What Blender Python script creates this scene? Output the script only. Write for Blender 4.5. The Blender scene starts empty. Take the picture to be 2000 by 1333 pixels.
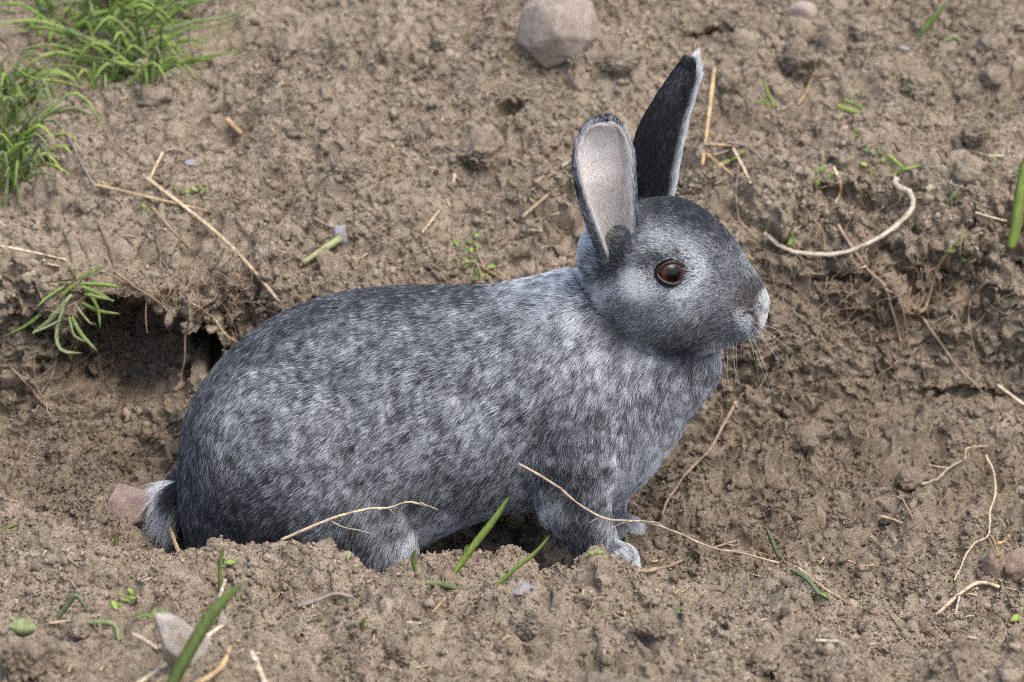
import bpy, math, random
import numpy as np
from mathutils import Vector, Matrix

random.seed(7)
rng = np.random.default_rng(11)
SC = bpy.context.scene
COL = SC.collection

# ------------------------------------------------------------------ camera, sky, sun, exposure
PITCH = math.radians(22.0)
DIST = 2.6
S = 0.00033                       # metres per photo pixel (2000 px wide) at the rabbit
TGT = np.array([0.0, 0.0, 0.146])
FWD = np.array([0.0, math.cos(PITCH), -math.sin(PITCH)])
UPV = np.array([0.0, math.sin(PITCH), math.cos(PITCH)])
RGT = np.array([1.0, 0.0, 0.0])
CAM = TGT - FWD * DIST

cam_data = bpy.data.cameras.new("camera")
cam = bpy.data.objects.new("camera", cam_data)
COL.objects.link(cam)
cam.location = CAM
cam.rotation_euler = (math.pi / 2 - PITCH, 0, 0)
cam_data.sensor_width = 36.0
cam_data.lens = 36.0 * DIST / (2000 * S)
cam_data.clip_start = 0.05
cam_data.clip_end = 200.0
cam_data.dof.use_dof = True
cam_data.dof.focus_distance = DIST - 0.045
cam_data.dof.aperture_fstop = 8.5
SC.camera = cam

SUN_EL, SUN_AZ = math.radians(63), math.radians(138)   # azimuth: 0 = +Y, negative = to the west (-X)
world = bpy.data.worlds.new("World")
SC.world = world
world.use_nodes = True
wn, wl = world.node_tree.nodes, world.node_tree.links
wn.clear()
sky = wn.new("ShaderNodeTexSky")
sky.sky_type = 'NISHITA'
sky.sun_disc = False
sky.sun_elevation = SUN_EL
sky.sun_rotation = SUN_AZ
sky.air_density = 1.0
sky.dust_density = 4.0
sky.ozone_density = 1.0
bg = wn.new("ShaderNodeBackground")
bg.inputs['Strength'].default_value = 0.15
wo = wn.new("ShaderNodeOutputWorld")
wl.new(sky.outputs[0], bg.inputs[0]); wl.new(bg.outputs[0], wo.inputs[0])

sun_data = bpy.data.lights.new("sun", 'SUN')
sun_data.energy = 0.9
sun_data.angle = math.radians(45)
sun_data.color = (1.0, 0.955, 0.90)
sun = bpy.data.objects.new("sun", sun_data)
COL.objects.link(sun)
sd = Vector((math.sin(SUN_AZ) * math.cos(SUN_EL), math.cos(SUN_AZ) * math.cos(SUN_EL), math.sin(SUN_EL)))
sun.rotation_euler = sd.to_track_quat('Z', 'Y').to_euler()
sun.location = (0, 0, 3)

vs = SC.view_settings
SC.display_settings.display_device = 'sRGB'
vs.view_transform = 'Standard'
vs.look = 'None'
vs.exposure = 1.1
vs.gamma = 1.0
vs.use_curve_mapping = False
SC.render.engine = 'CYCLES'
SC.cycles.use_denoising = False
SC.cycles.filter_width = 1.1
SC.cycles.denoiser = 'OPENIMAGEDENOISE'
SC.cycles.denoising_input_passes = 'RGB_ALBEDO_NORMAL'
SC.cycles.denoising_prefilter = 'ACCURATE'
SC.cycles.max_bounces = 6
SC.cycles.diffuse_bounces = 4
SC.cycles_curves.shape = 'RIBBONS'
SC.cycles_curves.subdivisions = 2

# ------------------------------------------------------------------ helpers
def ray(px, py):
    d = FWD * DIST + RGT * (px - 1000.0) * S + UPV * (666.5 - py) * S
    return d / np.linalg.norm(d)

def at(px, py, Y=0.0):
    """world point seen at photo pixel (px, py) on the plane y = Y"""
    d = FWD * DIST + RGT * (px - 1000.0) * S + UPV * (666.5 - py) * S
    return CAM + d * ((Y - CAM[1]) / d[1])

def proj(P):
    """photo pixel of world points (n,3)"""
    q = np.asarray(P) - CAM
    dep = q @ FWD
    return 1000 + (q @ RGT) / dep * DIST / S, 666.5 - (q @ UPV) / dep * DIST / S

def tag(o, label=None, cat=None, group=None, kind=None):
    if label: o["label"] = label
    if cat: o["category"] = cat
    if group: o["group"] = group
    if kind: o["kind"] = kind
    return o

def hsh(ix, iy, iz, seed):
    h = (ix.astype(np.int64) * 374761393 + iy.astype(np.int64) * 668265263 + iz * 2147483647 % 4294967291 + seed * 1274126177) & 0xFFFFFFFF
    h = ((h ^ (h >> 13)) * 1274126177) & 0xFFFFFFFF
    h = ((h ^ (h >> 16)) * 2246822519) & 0xFFFFFFFF
    return h ^ (h >> 15)

def vnoise2(x, y, seed=0):
    """gradient noise, about -1..1"""
    ix, iy = np.floor(x), np.floor(y)
    fx, fy = (x - ix).astype(np.float32), (y - iy).astype(np.float32)
    u, v = fx * fx * fx * (fx * (fx * 6 - 15) + 10), fy * fy * fy * (fy * (fy * 6 - 15) + 10)
    def g(dx, dy):
        a = hsh(ix + dx, iy + dy, 0, seed).astype(np.float32) * np.float32(2 * math.pi / 4294967296)
        return np.cos(a) * (fx - dx) + np.sin(a) * (fy - dy)
    n0 = g(0, 0) * (1 - u) + g(1, 0) * u
    n1 = g(0, 1) * (1 - u) + g(1, 1) * u
    return (n0 * (1 - v) + n1 * v) * 1.5

def noise3(P, seed=0):
    """value noise, -1..1"""
    I = np.floor(P); F = (P - I).astype(np.float32)
    F = F * F * (3 - 2 * F)
    out = 0
    for dx in (0, 1):
        for dy in (0, 1):
            for dz in (0, 1):
                w = (F[:, 0] if dx else 1 - F[:, 0]) * (F[:, 1] if dy else 1 - F[:, 1]) * (F[:, 2] if dz else 1 - F[:, 2])
                iz = (I[:, 2] + dz).astype(np.int64)
                h = hsh(I[:, 0] + dx, I[:, 1] + dy, 0, 0) + iz * 73856093 + seed * 19349663
                h = ((h ^ (h >> 13)) * 1274126177) & 0xFFFFFFFF
                h = ((h ^ (h >> 16)) * 2246822519) & 0xFFFFFFFF
                h = h ^ (h >> 15)
                out = out + w * (h.astype(np.float32) / 2147483648.0 - 1)
    return out

def worley2(x, y, seed=0, jit=0.9):
    ix, iy = np.floor(x), np.floor(y)
    fx, fy = (x - ix).astype(np.float32), (y - iy).astype(np.float32)
    f1 = np.full(x.shape, 9, np.float32); f2 = f1.copy(); hid = np.zeros(x.shape, np.float32)
    for dx in (-1, 0, 1):
        for dy in (-1, 0, 1):
            h = hsh(ix + dx, iy + dy, 0, seed)
            px = dx + 0.5 + jit * ((h & 0xFFFF).astype(np.float32) / 65536 - .5) - fx
            py = dy + 0.5 + jit * (((h >> 16) & 0xFFFF).astype(np.float32) / 65536 - .5) - fy
            d = px * px + py * py
            near = d < f1
            f2 = np.where(near, f1, np.minimum(f2, d))
            hid = np.where(near, ((h >> 5) & 0xFFF).astype(np.float32) / 4096, hid)
            f1 = np.where(near, d, f1)
    return np.sqrt(f1), np.sqrt(f2), hid

def mesh_np(name, V, F, smooth=True):
    """mesh from numpy verts (n,3) and quads or tris (m,k)"""
    me = bpy.data.meshes.new(name)
    V = np.ascontiguousarray(V, np.float32); F = np.ascontiguousarray(F, np.int32)
    k = F.shape[1]
    me.vertices.add(len(V)); me.vertices.foreach_set("co", V.ravel())
    me.loops.add(F.size); me.loops.foreach_set("vertex_index", F.ravel())
    me.polygons.add(len(F))
    me.polygons.foreach_set("loop_start", np.arange(0, F.size, k, dtype=np.int32))
    me.polygons.foreach_set("loop_total", np.full(len(F), k, np.int32))
    if smooth: me.polygons.foreach_set("use_smooth", np.ones(len(F), bool))
    me.update(calc_edges=True)
    return me

def obj(name, me, mat=None, parent=None):
    o = bpy.data.objects.new(name, me)
    COL.objects.link(o)
    if mat is not None: me.materials.append(mat)
    if parent is not None: o.parent = parent
    return o

def empty(name, loc):
    o = bpy.data.objects.new(name, None)
    o.empty_display_size = 0.02
    COL.objects.link(o); o.location = loc
    return o

def shift(me, loc):
    """make mesh coordinates relative to loc"""
    me.transform(Matrix.Translation(-Vector(loc)))

# ------------------------------------------------------------------ materials
class NT:
    def __init__(self, name):
        self.m = bpy.data.materials.new(name); self.m.use_nodes = True
        self.t = self.m.node_tree; self.t.nodes.clear()
        self.out = self.t.nodes.new("ShaderNodeOutputMaterial")
        self.b = self.t.nodes.new("ShaderNodeBsdfPrincipled")
        self.t.links.new(self.b.outputs[0], self.out.inputs[0])
    def n(self, typ, **kw):
        nd = self.t.nodes.new(typ)
        for k, v in kw.items():
            if k in nd.inputs: nd.inputs[k].default_value = v
            else: setattr(nd, k, v)
        return nd
    def l(self, a, b): self.t.links.new(a, b)
    def noise(self, vec, scale, detail=4, rough=.6):
        nd = self.n("ShaderNodeTexNoise"); nd.inputs['Scale'].default_value = scale
        nd.inputs['Detail'].default_value = detail; nd.inputs['Roughness'].default_value = rough
        if vec is not None: self.l(vec, nd.inputs['Vector'])
        return nd.outputs['Fac']
    def ramp(self, fac, stops, interp='LINEAR'):
        nd = self.n("ShaderNodeValToRGB"); cr = nd.color_ramp; cr.interpolation = interp
        while len(cr.elements) < len(stops): cr.elements.new(0.5)
        for e, (p, c) in zip(cr.elements, stops):
            e.position = p; e.color = (c[0], c[1], c[2], 1) if not isinstance(c, (int, float)) else (c, c, c, 1)
        self.l(fac, nd.inputs[0]); return nd.outputs[0]
    def mix(self, fac, a, b, blend='MIX'):
        nd = self.n("ShaderNodeMix"); nd.data_type = 'RGBA'; nd.blend_type = blend
        for sock, v in ((nd.inputs[0], fac), (nd.inputs[6], a), (nd.inputs[7], b)):
            if isinstance(v, (int, float)): sock.default_value = v
            elif isinstance(v, tuple): sock.default_value = (*v, 1)
            else: self.l(v, sock)
        return nd.outputs[2]
    def bump(self, h, strength=.5, dist=.001):
        nd = self.n("ShaderNodeBump"); nd.inputs['Strength'].default_value = strength
        nd.inputs['Distance'].default_value = dist
        self.l(h, nd.inputs['Height']); self.l(nd.outputs[0], self.b.inputs['Normal'])
    def pos(self): return self.n("ShaderNodeNewGeometry").outputs['Position']
    def objco(self): return self.n("ShaderNodeTexCoord").outputs['Object']

def soil_material(name, per_piece):
    k = NT(name); p = k.pos()
    big = k.noise(p, 9, 4, .6)
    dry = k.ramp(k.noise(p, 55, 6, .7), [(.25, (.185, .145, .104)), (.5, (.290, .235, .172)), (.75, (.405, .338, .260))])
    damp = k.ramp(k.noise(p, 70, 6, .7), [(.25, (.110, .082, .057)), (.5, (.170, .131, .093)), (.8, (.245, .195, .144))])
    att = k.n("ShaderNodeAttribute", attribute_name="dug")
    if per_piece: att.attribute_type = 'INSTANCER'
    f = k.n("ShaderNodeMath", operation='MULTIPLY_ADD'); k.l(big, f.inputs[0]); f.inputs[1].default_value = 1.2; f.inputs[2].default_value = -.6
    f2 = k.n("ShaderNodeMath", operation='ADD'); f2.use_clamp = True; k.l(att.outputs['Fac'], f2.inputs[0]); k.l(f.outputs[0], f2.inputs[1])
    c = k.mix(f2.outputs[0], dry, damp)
    spk = k.ramp(k.noise(p, 900, 2, .6), [(.30, .58), (.5, 1.04), (.72, 1.50)])
    c = k.mix(1.0, c, spk, 'MULTIPLY')
    if per_piece:
        r = k.n("ShaderNodeObjectInfo").outputs['Random']
        c = k.mix(1.0, c, k.ramp(r, [(0, (.70, .68, .66)), (.5, (1, 1, 1)), (.95, (1.25, 1.25, 1.25)), (1, (1.5, 1.45, 1.4))]), 'MULTIPLY')
    k.l(c, k.b.inputs['Base Color'])
    k.b.inputs['Roughness'].default_value = .95
    k.b.inputs['Specular IOR Level'].default_value = .15
    k.bump(k.noise(p, 650, 5, .75), 1.0, .0018)
    return k.m

M_SOIL = soil_material("soil", False)
M_CRUMB = soil_material("soil_crumb", True)
M_CLOD = soil_material("soil_clod", False)

def simple(name, c1, c2, scale=60, rough=.7, bump=.3, bscale=300, spec=.3, coords='obj', trans=0.0):
    k = NT(name); p = k.objco() if coords == 'obj' else k.pos()
    k.l(k.ramp(k.noise(p, scale, 5, .65), [(.3, c1), (.7, c2)]), k.b.inputs['Base Color'])
    k.b.inputs['Roughness'].default_value = rough
    k.b.inputs['Specular IOR Level'].default_value = spec
    if bump: k.bump(k.noise(p, bscale, 4, .6), bump, .001)
    if trans:
        tr = k.n("ShaderNodeBsdfTranslucent"); tr.inputs[0].default_value = (*[min(1, 1.3 * v) for v in c2], 1)
        mx = k.n("ShaderNodeMixShader"); mx.inputs[0].default_value = trans
        k.l(k.b.outputs[0], mx.inputs[1]); k.l(tr.outputs[0], mx.inputs[2]); k.l(mx.outputs[0], k.out.inputs[0])
    return k.m

def plant(name, c1, c2, rough=.6, trans=0.0, dirt=0.0, var=.25):
    k = NT(name); p = k.objco()
    col = k.ramp(k.noise(p, 130, 5, .65), [(.3, c1), (.7, c2)])
    wv = k.n("ShaderNodeTexNoise"); mp = k.n("ShaderNodeMapping"); mp.inputs['Scale'].default_value = (2600, 2600, 260); k.l(p, mp.inputs[0]); k.l(mp.outputs[0], wv.inputs[0]); wv.inputs['Scale'].default_value = .4
    col = k.mix(1.0, col, k.ramp(wv.outputs[0], [(.3, .72), (.7, 1.2)]), 'MULTIPLY')
    if dirt: col = k.mix(k.ramp(k.noise(k.pos(), 160, 5, .7), [(.52, 0.0), (.64, dirt)]), col, (.20, .155, .11))
    r = k.n("ShaderNodeObjectInfo").outputs['Random']
    col = k.mix(1.0, col, k.ramp(r, [(0, (1 - var, 1 - var, 1 - .8 * var)), (1, (1 + var, 1 + .8 * var, 1 + .3 * var))]), 'MULTIPLY')
    k.l(col, k.b.inputs['Base Color']); k.b.inputs['Roughness'].default_value = rough; k.b.inputs['Specular IOR Level'].default_value = .25
    k.bump(wv.outputs[0], .4, .0006)
    if trans:
        tr = k.n("ShaderNodeBsdfTranslucent"); k.l(col, tr.inputs[0]); mx = k.n("ShaderNodeMixShader"); mx.inputs[0].default_value = trans
        k.l(k.b.outputs[0], mx.inputs[1]); k.l(tr.outputs[0], mx.inputs[2]); k.l(mx.outputs[0], k.out.inputs[0])
    return k.m

M_GRASS = [plant("grass_mid", (.24, .34, .095), (.36, .48, .16), .5, .4, .35),
           plant("grass_bright", (.29, .42, .09), (.42, .56, .17), .5, .4, .25),
           plant("grass_bluish", (.24, .31, .155), (.36, .44, .23), .55, .4, .45),
           plant("grass_deep", (.16, .29, .065), (.24, .40, .10), .5, .4, .35),
           plant("grass_pale", (.42, .46, .21), (.54, .56, .30), .55, .3, .45)]
M_STRAW = [plant("straw_pale", (.36, .27, .16), (.62, .52, .36), .65, 0, .9),
           plant("straw_tan", (.30, .20, .10), (.52, .39, .23), .65, 0, .9),
           plant("straw_white", (.42, .34, .24), (.70, .62, .48), .6, 0, .9),
           plant("straw_grey", (.20, .17, .145), (.38, .32, .27), .7, 0, .9)]
M_ROOT = [plant("root_tan", (.30, .21, .125), (.50, .38, .25), .8, 0, 1.0),
          plant("root_brown", (.24, .17, .115), (.42, .32, .23), .8, 0, 1.0),
          plant("root_pale", (.40, .31, .21), (.60, .50, .36), .75, 0, .7)]

# ------------------------------------------------------------------ terrain
# profile control rows: lists of (px, py, Y); the world Y and Z of each row are interpolated along X
ROWS = [
 [(-400, 1420, -.60), (1000, 1480, -.60), (2400, 1480, -.60)],
 [(-400, 1345, -.36), (0, 1340, -.36), (600, 1345, -.36), (1200, 1360, -.36), (2000, 1350, -.36), (2400, 1350, -.36)],
 [(-400, 1180, -.23), (0, 1170, -.23), (500, 1190, -.22), (900, 1200, -.22), (1300, 1230, -.23), (1600, 1220, -.24), (1800, 1270, -.25), (2400, 1270, -.25)],
 [(-400, 1068, -0.14), (0, 1068, -0.14), (180, 1061, -0.135), (280, 1093, -0.13), (350, 1108, -0.125), (450, 1088, -0.125), (560, 1080, -0.12), (650, 1066, -0.12), (690, 1100, -.12), (750, 1150, -.115), (800, 1120, -.115), (840, 1098, -.115), (920, 1118, -0.115), (1010, 1118, -0.11), (1080, 1130, -0.11), (1160, 1096, -0.105), (1230, 1133, -0.11), (1300, 1168, -0.115), (1350, 1193, -0.12), (1420, 1168, -0.12), (1500, 1133, -0.125), (1570, 1126, -0.13), (1650, 1178, -0.14), (1740, 1233, -0.15), (1850, 1253, -0.16), (2000, 1230, -0.16), (2400, 1210, -0.16)],
 [(-400, 1060, -.085), (0, 1055, -.085), (260, 1110, -.085), (400, 1150, -.08), (700, 1160, -.075), (1000, 1165, -.075), (1250, 1165, -.08), (1400, 1180, -.09), (1550, 1150, -.09), (1750, 1185, -.11), (2000, 1165, -.11), (2400, 1150, -.11)],
 [(-400, 960, .01), (0, 960, .01), (190, 985, -.005), (260, 1050, -.015), (330, 1095, -.02), (420, 1100, -.02), (600, 1115, -.02), (1000, 1110, -.01), (1250, 1090, -.02), (1450, 1070, -.02), (1700, 1090, -.03), (2000, 1070, -.03), (2400, 1060, -.03)],
 [(-400, 860, .08), (0, 860, .08), (190, 880, .08), (290, 930, .075), (400, 950, .07), (550, 980, .07), (800, 1000, .07), (1100, 1000, .07), (1300, 960, .07), (1600, 950, .07), (2000, 950, .06), (2400, 940, .06)],
 [(-400, 780, .12), (0, 785, .12), (130, 812, .115), (280, 795, .12), (400, 800, .118), (520, 800, .12), (700, 830, .12), (900, 860, .12), (1200, 860, .13), (1400, 830, .15), (1600, 810, .16), (1800, 800, .17), (2000, 790, .17), (2400, 780, .17)],
 [(-400, 640, .14), (0, 640, .14), (130, 640, .15), (280, 640, .155), (400, 660, .15), (520, 620, .155), (700, 620, .16), (900, 620, .165), (1200, 640, .18), (1400, 640, .19), (1600, 640, .20), (1800, 640, .20), (2000, 630, .20), (2400, 620, .20)],
 [(-400, 520, .155), (0, 520, .155), (130, 562, .14), (280, 570, .14), (400, 575, .155), (520, 510, .18), (700, 490, .20), (900, 470, .21), (1200, 470, .22), (1400, 470, .225), (1600, 460, .225), (1800, 440, .225), (2000, 440, .225), (2400, 430, .225)],
 [(-400, 430, .21), (0, 430, .21), (200, 440, .21), (400, 440, .215), (600, 390, .25), (900, 350, .265), (1200, 360, .27), (1500, 370, .26), (1800, 350, .26), (2400, 350, .26)],
 [(-400, 230, .33), (0, 230, .33), (400, 250, .33), (800, 220, .34), (1200, 220, .35), (1600, 210, .36), (2000, 210, .36), (2400, 210, .36)],
 [(-400, 20, .49), (0, 20, .49), (500, 10, .48), (1000, 0, .47), (1500, 5, .48), (2000, 10, .50), (2400, 10, .50)],
 [(-400, -110, .62), (1000, -120, .60), (2400, -110, .62)],
]

def spaced(lo, hi, step, out, growth=1.22):
    """fine samples between lo and hi, then steps that grow until out metres beyond"""
    mid = list(np.arange(lo, hi, step)); a, b = [], []
    d, p = step, lo
    while lo - p < out: d *= growth; p -= d; a.append(p)
    d, p = step, mid[-1]
    while p - hi < out: d *= growth; p += d; b.append(p)
    return np.array(a[::-1] + mid + b)

def build_terrain(step=.00112):
    xs = spaced(-.415, .42, step, 30.0)
    nx = len(xs)
    xc = np.clip(xs, -.62, .62)
    R = []
    for row in ROWS:
        P = np.array([at(*c) for c in row]); o = np.argsort(P[:, 0]); P = P[o]
        y = np.interp(xc, P[:, 0], P[:, 1]); z = np.interp(xc, P[:, 0], P[:, 2])
        kw = 13; ker = np.hanning(kw + 2)[1:-1]; ker /= ker.sum()
        y = np.convolve(np.pad(y, kw // 2, 'edge'), ker, 'valid'); z = np.convolve(np.pad(z, kw // 2, 'edge'), ker, 'valid')
        R.append(np.stack([y, z], 1))
    R = np.array(R)                                   # rows, nx, 2
    first = R[0] + np.array([-40.0, -.6]); last = R[-1] + np.array([40.0, 1.2])
    near = R[0] + np.array([-1.0, -.06]); far = R[-1] + np.array([1.0, .05])
    R = np.concatenate([first[None], near[None], R, far[None], last[None]])
    ch = np.linalg.norm(np.diff(R, axis=0), axis=2).mean(1)
    T = np.concatenate([[0], np.cumsum(ch)])
    t0 = T[3] - .02; t1 = T[-3] - .045
    ts = spaced(t0, t1, step, 0.0)
    # rows outside the fine band
    pre, d, p = [], step, ts[0]
    while p > T[0]: d *= 1.22; p -= d; pre.append(max(p, T[0]))
    post, d, p = [], step, ts[-1]
    while p < T[-1]: d *= 1.22; p += d; post.append(min(p, T[-1]))
    ts = np.array(pre[::-1] + list(ts) + post); nt = len(ts)
    # monotone-ish cubic Hermite per column
    m = np.zeros_like(R)
    dl = (R[1:] - R[:-1]) / ch[:, None, None]
    m[1:-1] = (dl[1:] * ch[:-1, None, None] + dl[:-1] * ch[1:, None, None]) / (ch[1:] + ch[:-1])[:, None, None]
    m[0] = dl[0]; m[-1] = dl[-1]
    k = np.clip(np.searchsorted(T, ts, 'right') - 1, 0, len(T) - 2)
    h = ch[k]; u = (ts - T[k]) / h
    u_, h_ = u[:, None, None], h[:, None, None]
    YZ = (R[k] * (1 + 2 * u_) * (1 - u_) ** 2 + m[k] * h_ * u_ * (1 - u_) ** 2 + R[k + 1] * u_ ** 2 * (3 - 2 * u_) + m[k + 1] * h_ * u_ ** 2 * (u_ - 1))
    X = np.broadcast_to(xs[None, :], (nt, nx)); Y = YZ[..., 0]; Z = YZ[..., 1]
    P = np.stack([X, Y, Z], -1).astype(np.float64)
    # normals of the base sheet
    dY = np.gradient(Y, axis=0); dZ = np.gradient(Z, axis=0)
    ln = np.sqrt(dY ** 2 + dZ ** 2) + 1e-12
    N = np.stack([np.zeros_like(X), -dZ / ln, dY / ln], -1)
    TT = np.stack([np.zeros_like(X), dY / ln, dZ / ln], -1)
    a = X.ravel(); b = np.broadcast_to(ts[:, None], (nt, nx)).ravel()
    # true arc length down each column, so that the relief is not stretched where the sheet is steep
    seg = np.sqrt(np.diff(Y, axis=0) ** 2 + np.diff(Z, axis=0) ** 2)
    arc = np.concatenate([np.zeros((1, nx)), np.cumsum(seg, axis=0)]); ref = np.searchsorted(ts, T[6]); arc = arc - arc[ref:ref + 1] + ts[ref]
    kw = 61; ker = np.hanning(kw + 2)[1:-1]; ker /= ker.sum()
    arc = np.apply_along_axis(lambda v: np.convolve(np.pad(v, kw // 2, 'edge'), ker, 'valid'), 1, arc)
    tb = b; b = arc.ravel()
    fade = (np.clip(1 - (np.abs(a) - .45) / .25, 0, 1) * np.clip(1 - (np.abs(tb - (t0 + t1) / 2) - (t1 - t0) / 2 - .05) / .25, 0, 1))
    wx = a + .010 * vnoise2(a / .035, b / .035, 1) + .0025 * vnoise2(a / .009, b / .009, 2)
    wy = b + .010 * vnoise2(a / .035, b / .035, 3) + .0025 * vnoise2(a / .009, b / .009, 4)
    rough = np.clip(.80 + 1.4 * vnoise2(a / .12, b / .12, 9), .25, 1.5)
    def billow(sc, seed, sq=.9):
        return np.abs(vnoise2(wx / sc, wy / (sc * sq), seed)) * 2 - .62
    big = .016 * vnoise2(a / .15, b / .15, 5) + .0125 * vnoise2(a / .06, b / .055, 6)
    disp = big.copy()
    f1, f2, hid = worley2(wx / .066, wy / .052, 25)
    big = big + .017 * (np.clip(1 - (f1 / .7) ** 2, 0, 1) ** .7 * hid ** 2.2 - .12)
    f1, f2, hid = worley2(wx / .034, wy / .028, 21)
    disp += big - .016 * vnoise2(a / .15, b / .15, 5) - .0125 * vnoise2(a / .06, b / .055, 6) + rough * .0150 * (np.clip(1 - (f1 / .8) ** 2, 0, 1) ** .6 * hid ** 1.5 - .2)
    disp += rough * .0130 * billow(.036, 61) + (.45 + .55 * rough) * .0068 * billow(.0155, 62)
    f1, f2, hid = worley2(wx / .0105, wy / .0095, 22)
    disp += rough * .0040 * (np.clip(1 - (f1 / .75) ** 2, 0, 1) ** .5 * hid ** 1.5 - .25)
    disp += .0040 * billow(.0074, 63) + .0022 * billow(.0042, 64) + .0012 * billow(.0026, 65)
    pits = np.clip(vnoise2(wx / .012, wy / .009, 71) - .42, 0, 1)
    disp -= .022 * pits * rough * (1 - .75 * np.clip((N[..., 2].ravel() - .55) / .4, 0, 1))
    flat = np.clip((N[..., 2].ravel() - .55) / .4, 0, 1)
    disp = big + (disp - big) * (1 - .36 * flat)
    # loose soil cannot stand in walls: limit the slope of the relief on the level parts
    D2 = disp.reshape(nt, nx).astype(np.float32); lo_ = D2.copy()
    st = np.maximum(np.concatenate([seg, seg[-1:]]), 1e-6).astype(np.float32) * 1.9; sx = np.float32(step * 2.3)
    for _ in range(8):
        lo_[1:] = np.minimum(lo_[1:], lo_[:-1] + st[:-1]); lo_[:-1] = np.minimum(lo_[:-1], lo_[1:] + st[:-1])
        lo_[:, 1:] = np.minimum(lo_[:, 1:], lo_[:, :-1] + sx); lo_[:, :-1] = np.minimum(lo_[:, :-1], lo_[:, 1:] + sx)
    disp = disp + (lo_.ravel() - disp) * np.clip(flat * 1.5, 0, 1) * .8
    disp *= fade
    lat = .0042 * fade
    lx = lat * vnoise2(a / .0085, b / .0085, 31) + .4 * lat * vnoise2(a / .0035, b / .0035, 33)
    ly = lat * vnoise2(a / .0085, b / .0085, 32) + .4 * lat * vnoise2(a / .0035, b / .0035, 34)
    P = P.reshape(-1, 3); N = N.reshape(-1, 3); TT = TT.reshape(-1, 3)
    base = P.copy()
    P = P + N * disp[:, None] + TT * ly[:, None]; P[:, 0] += lx
    # burrow and undercuts: ellipses of the bank face pushed back into the earth (px, py, rx, ry, depth, Y limit)
    bx, by = proj(base)
    for (px, py, rx, ry, dep, ylo, yhi, dz) in HOLES:
        q = ((bx - px) / rx) ** 2 + ((by - py) / ry) ** 2
        q = q + .45 * vnoise2(a / .02, b / .02, int(px)) + .35 * vnoise2(a / .008, b / .008, int(py))
        w = np.clip(1.25 - q, 0, 1); w = w * w * (3 - 2 * w)
        w *= (base[:, 1] > ylo) & (base[:, 1] < yhi)
        P[:, 1] += w * dep; P[:, 2] += w * dz
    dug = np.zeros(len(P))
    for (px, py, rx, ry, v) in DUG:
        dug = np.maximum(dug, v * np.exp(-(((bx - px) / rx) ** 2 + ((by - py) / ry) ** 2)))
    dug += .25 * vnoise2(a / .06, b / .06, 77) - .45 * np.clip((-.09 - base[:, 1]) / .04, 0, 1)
    i = np.arange(nt - 1)[:, None] * nx + np.arange(nx - 1)[None, :]
    F = np.stack([i, i + 1, i + nx + 1, i + nx], -1).reshape(-1, 4)
    me = mesh_np("ground", P, F, False)
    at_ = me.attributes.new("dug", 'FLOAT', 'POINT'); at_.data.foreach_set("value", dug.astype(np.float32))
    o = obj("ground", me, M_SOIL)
    tag(o, "dry crumbly brown soil of a dug bank with a burrow hole", "soil", kind="structure")
    return o, P, N, dug, (nt, nx), (a, tb, t0, t1)

HOLES = [  # burrow mouth, then crevices under ledges
 (258, 685, 178, 92, .060, .085, .20, -.012),
 (392, 692, 34, 40, .12, .085, .22, -.012),
 (1890, 768, 120, 18, .014, .12, .25, -.004),
 (450, 258, 60, 34, .008, .22, .42, -.010),
 (1660, 398, 80, 16, .014, .18, .32, -.004),
 (1385, 70, 85, 26, .022, .36, .55, -.012),
 (1335, 1150, 60, 24, .02, -.14, .0, -.014),
 (1010, 215, 30, 10, .012, .28, .45, -.006),
 (1640, 545, 70, 12, .010, .15, .25, -.003),
]
DUG = [  # freshly dug, damper earth: the trench floor and the bank face; last row only darker
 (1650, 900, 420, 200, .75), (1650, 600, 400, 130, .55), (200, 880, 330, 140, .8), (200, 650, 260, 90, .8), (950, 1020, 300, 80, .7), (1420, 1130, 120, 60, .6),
 (450, 250, 70, 40, .5), (1400, 60, 90, 40, .5), (1820, 70, 160, 60, .5),  # darker soil tone over two hollows and the top right of the bank
]
GROUND, GP, GN_, GDUG, GSHAPE, GPAR = build_terrain()
bpy.context.view_layer.update()

def hit(px, py):
    """first ground point under photo pixel: (point, normal)"""
    d = ray(px, py)
    ok, loc, nor, _ = GROUND.ray_cast(Vector(CAM), Vector(d))
    if not ok: return at(px, py, .3), np.array([0, -.4, .9])
    return np.array(loc), np.array(nor)
# ------------------------------------------------------------------ loose crumbs of soil (stuff)
def lump(name, seed, sub, amp, squash=.8, rad=1.0, freq=1.6, cuts=0, fine=.3, flat_=False):
    import bmesh
    bm = bmesh.new(); bmesh.ops.create_icosphere(bm, subdivisions=sub, radius=1.0)
    V = np.array([v.co[:] for v in bm.verts]); F = np.array([[v.index for v in f.verts] for f in bm.faces]); bm.free()
    g = np.random.default_rng(seed)
    D = V.copy(); r = np.ones(len(V))
    for _ in range(cuts):                               # flat broken faces
        n = g.normal(size=3); n /= np.linalg.norm(n); c = V @ n; k = (.55 if cuts < 8 else .34) + (.35 if cuts < 8 else .40) * g.random()
        r = np.minimum(r, np.where(c > .05, k / np.maximum(c, .05), 9))
    n1 = noise3(V * freq + seed * 7.3, seed); n2 = noise3(V * freq * 2.6 + seed * 3.1, seed + 5)
    r = r * (1 + amp * (n1 + .55 * n2))
    if sub > 2:
        bl = lambda k, sd: np.abs(noise3(V * freq * k + seed, seed + sd)) - .35
        r = r + fine * amp * (bl(6, 9) + .6 * bl(13, 3))
        if fine > .5: r = r + fine * (.16 * bl(2.6, 21) + .16 * bl(5, 22) + .13 * bl(9, 23) + .09 * bl(17, 24))
    V = D * r[:, None] * np.array([1, .8 + .3 * g.random(), squash]) * rad
    return mesh_np(name, V, F, flat_ is False)

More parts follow.
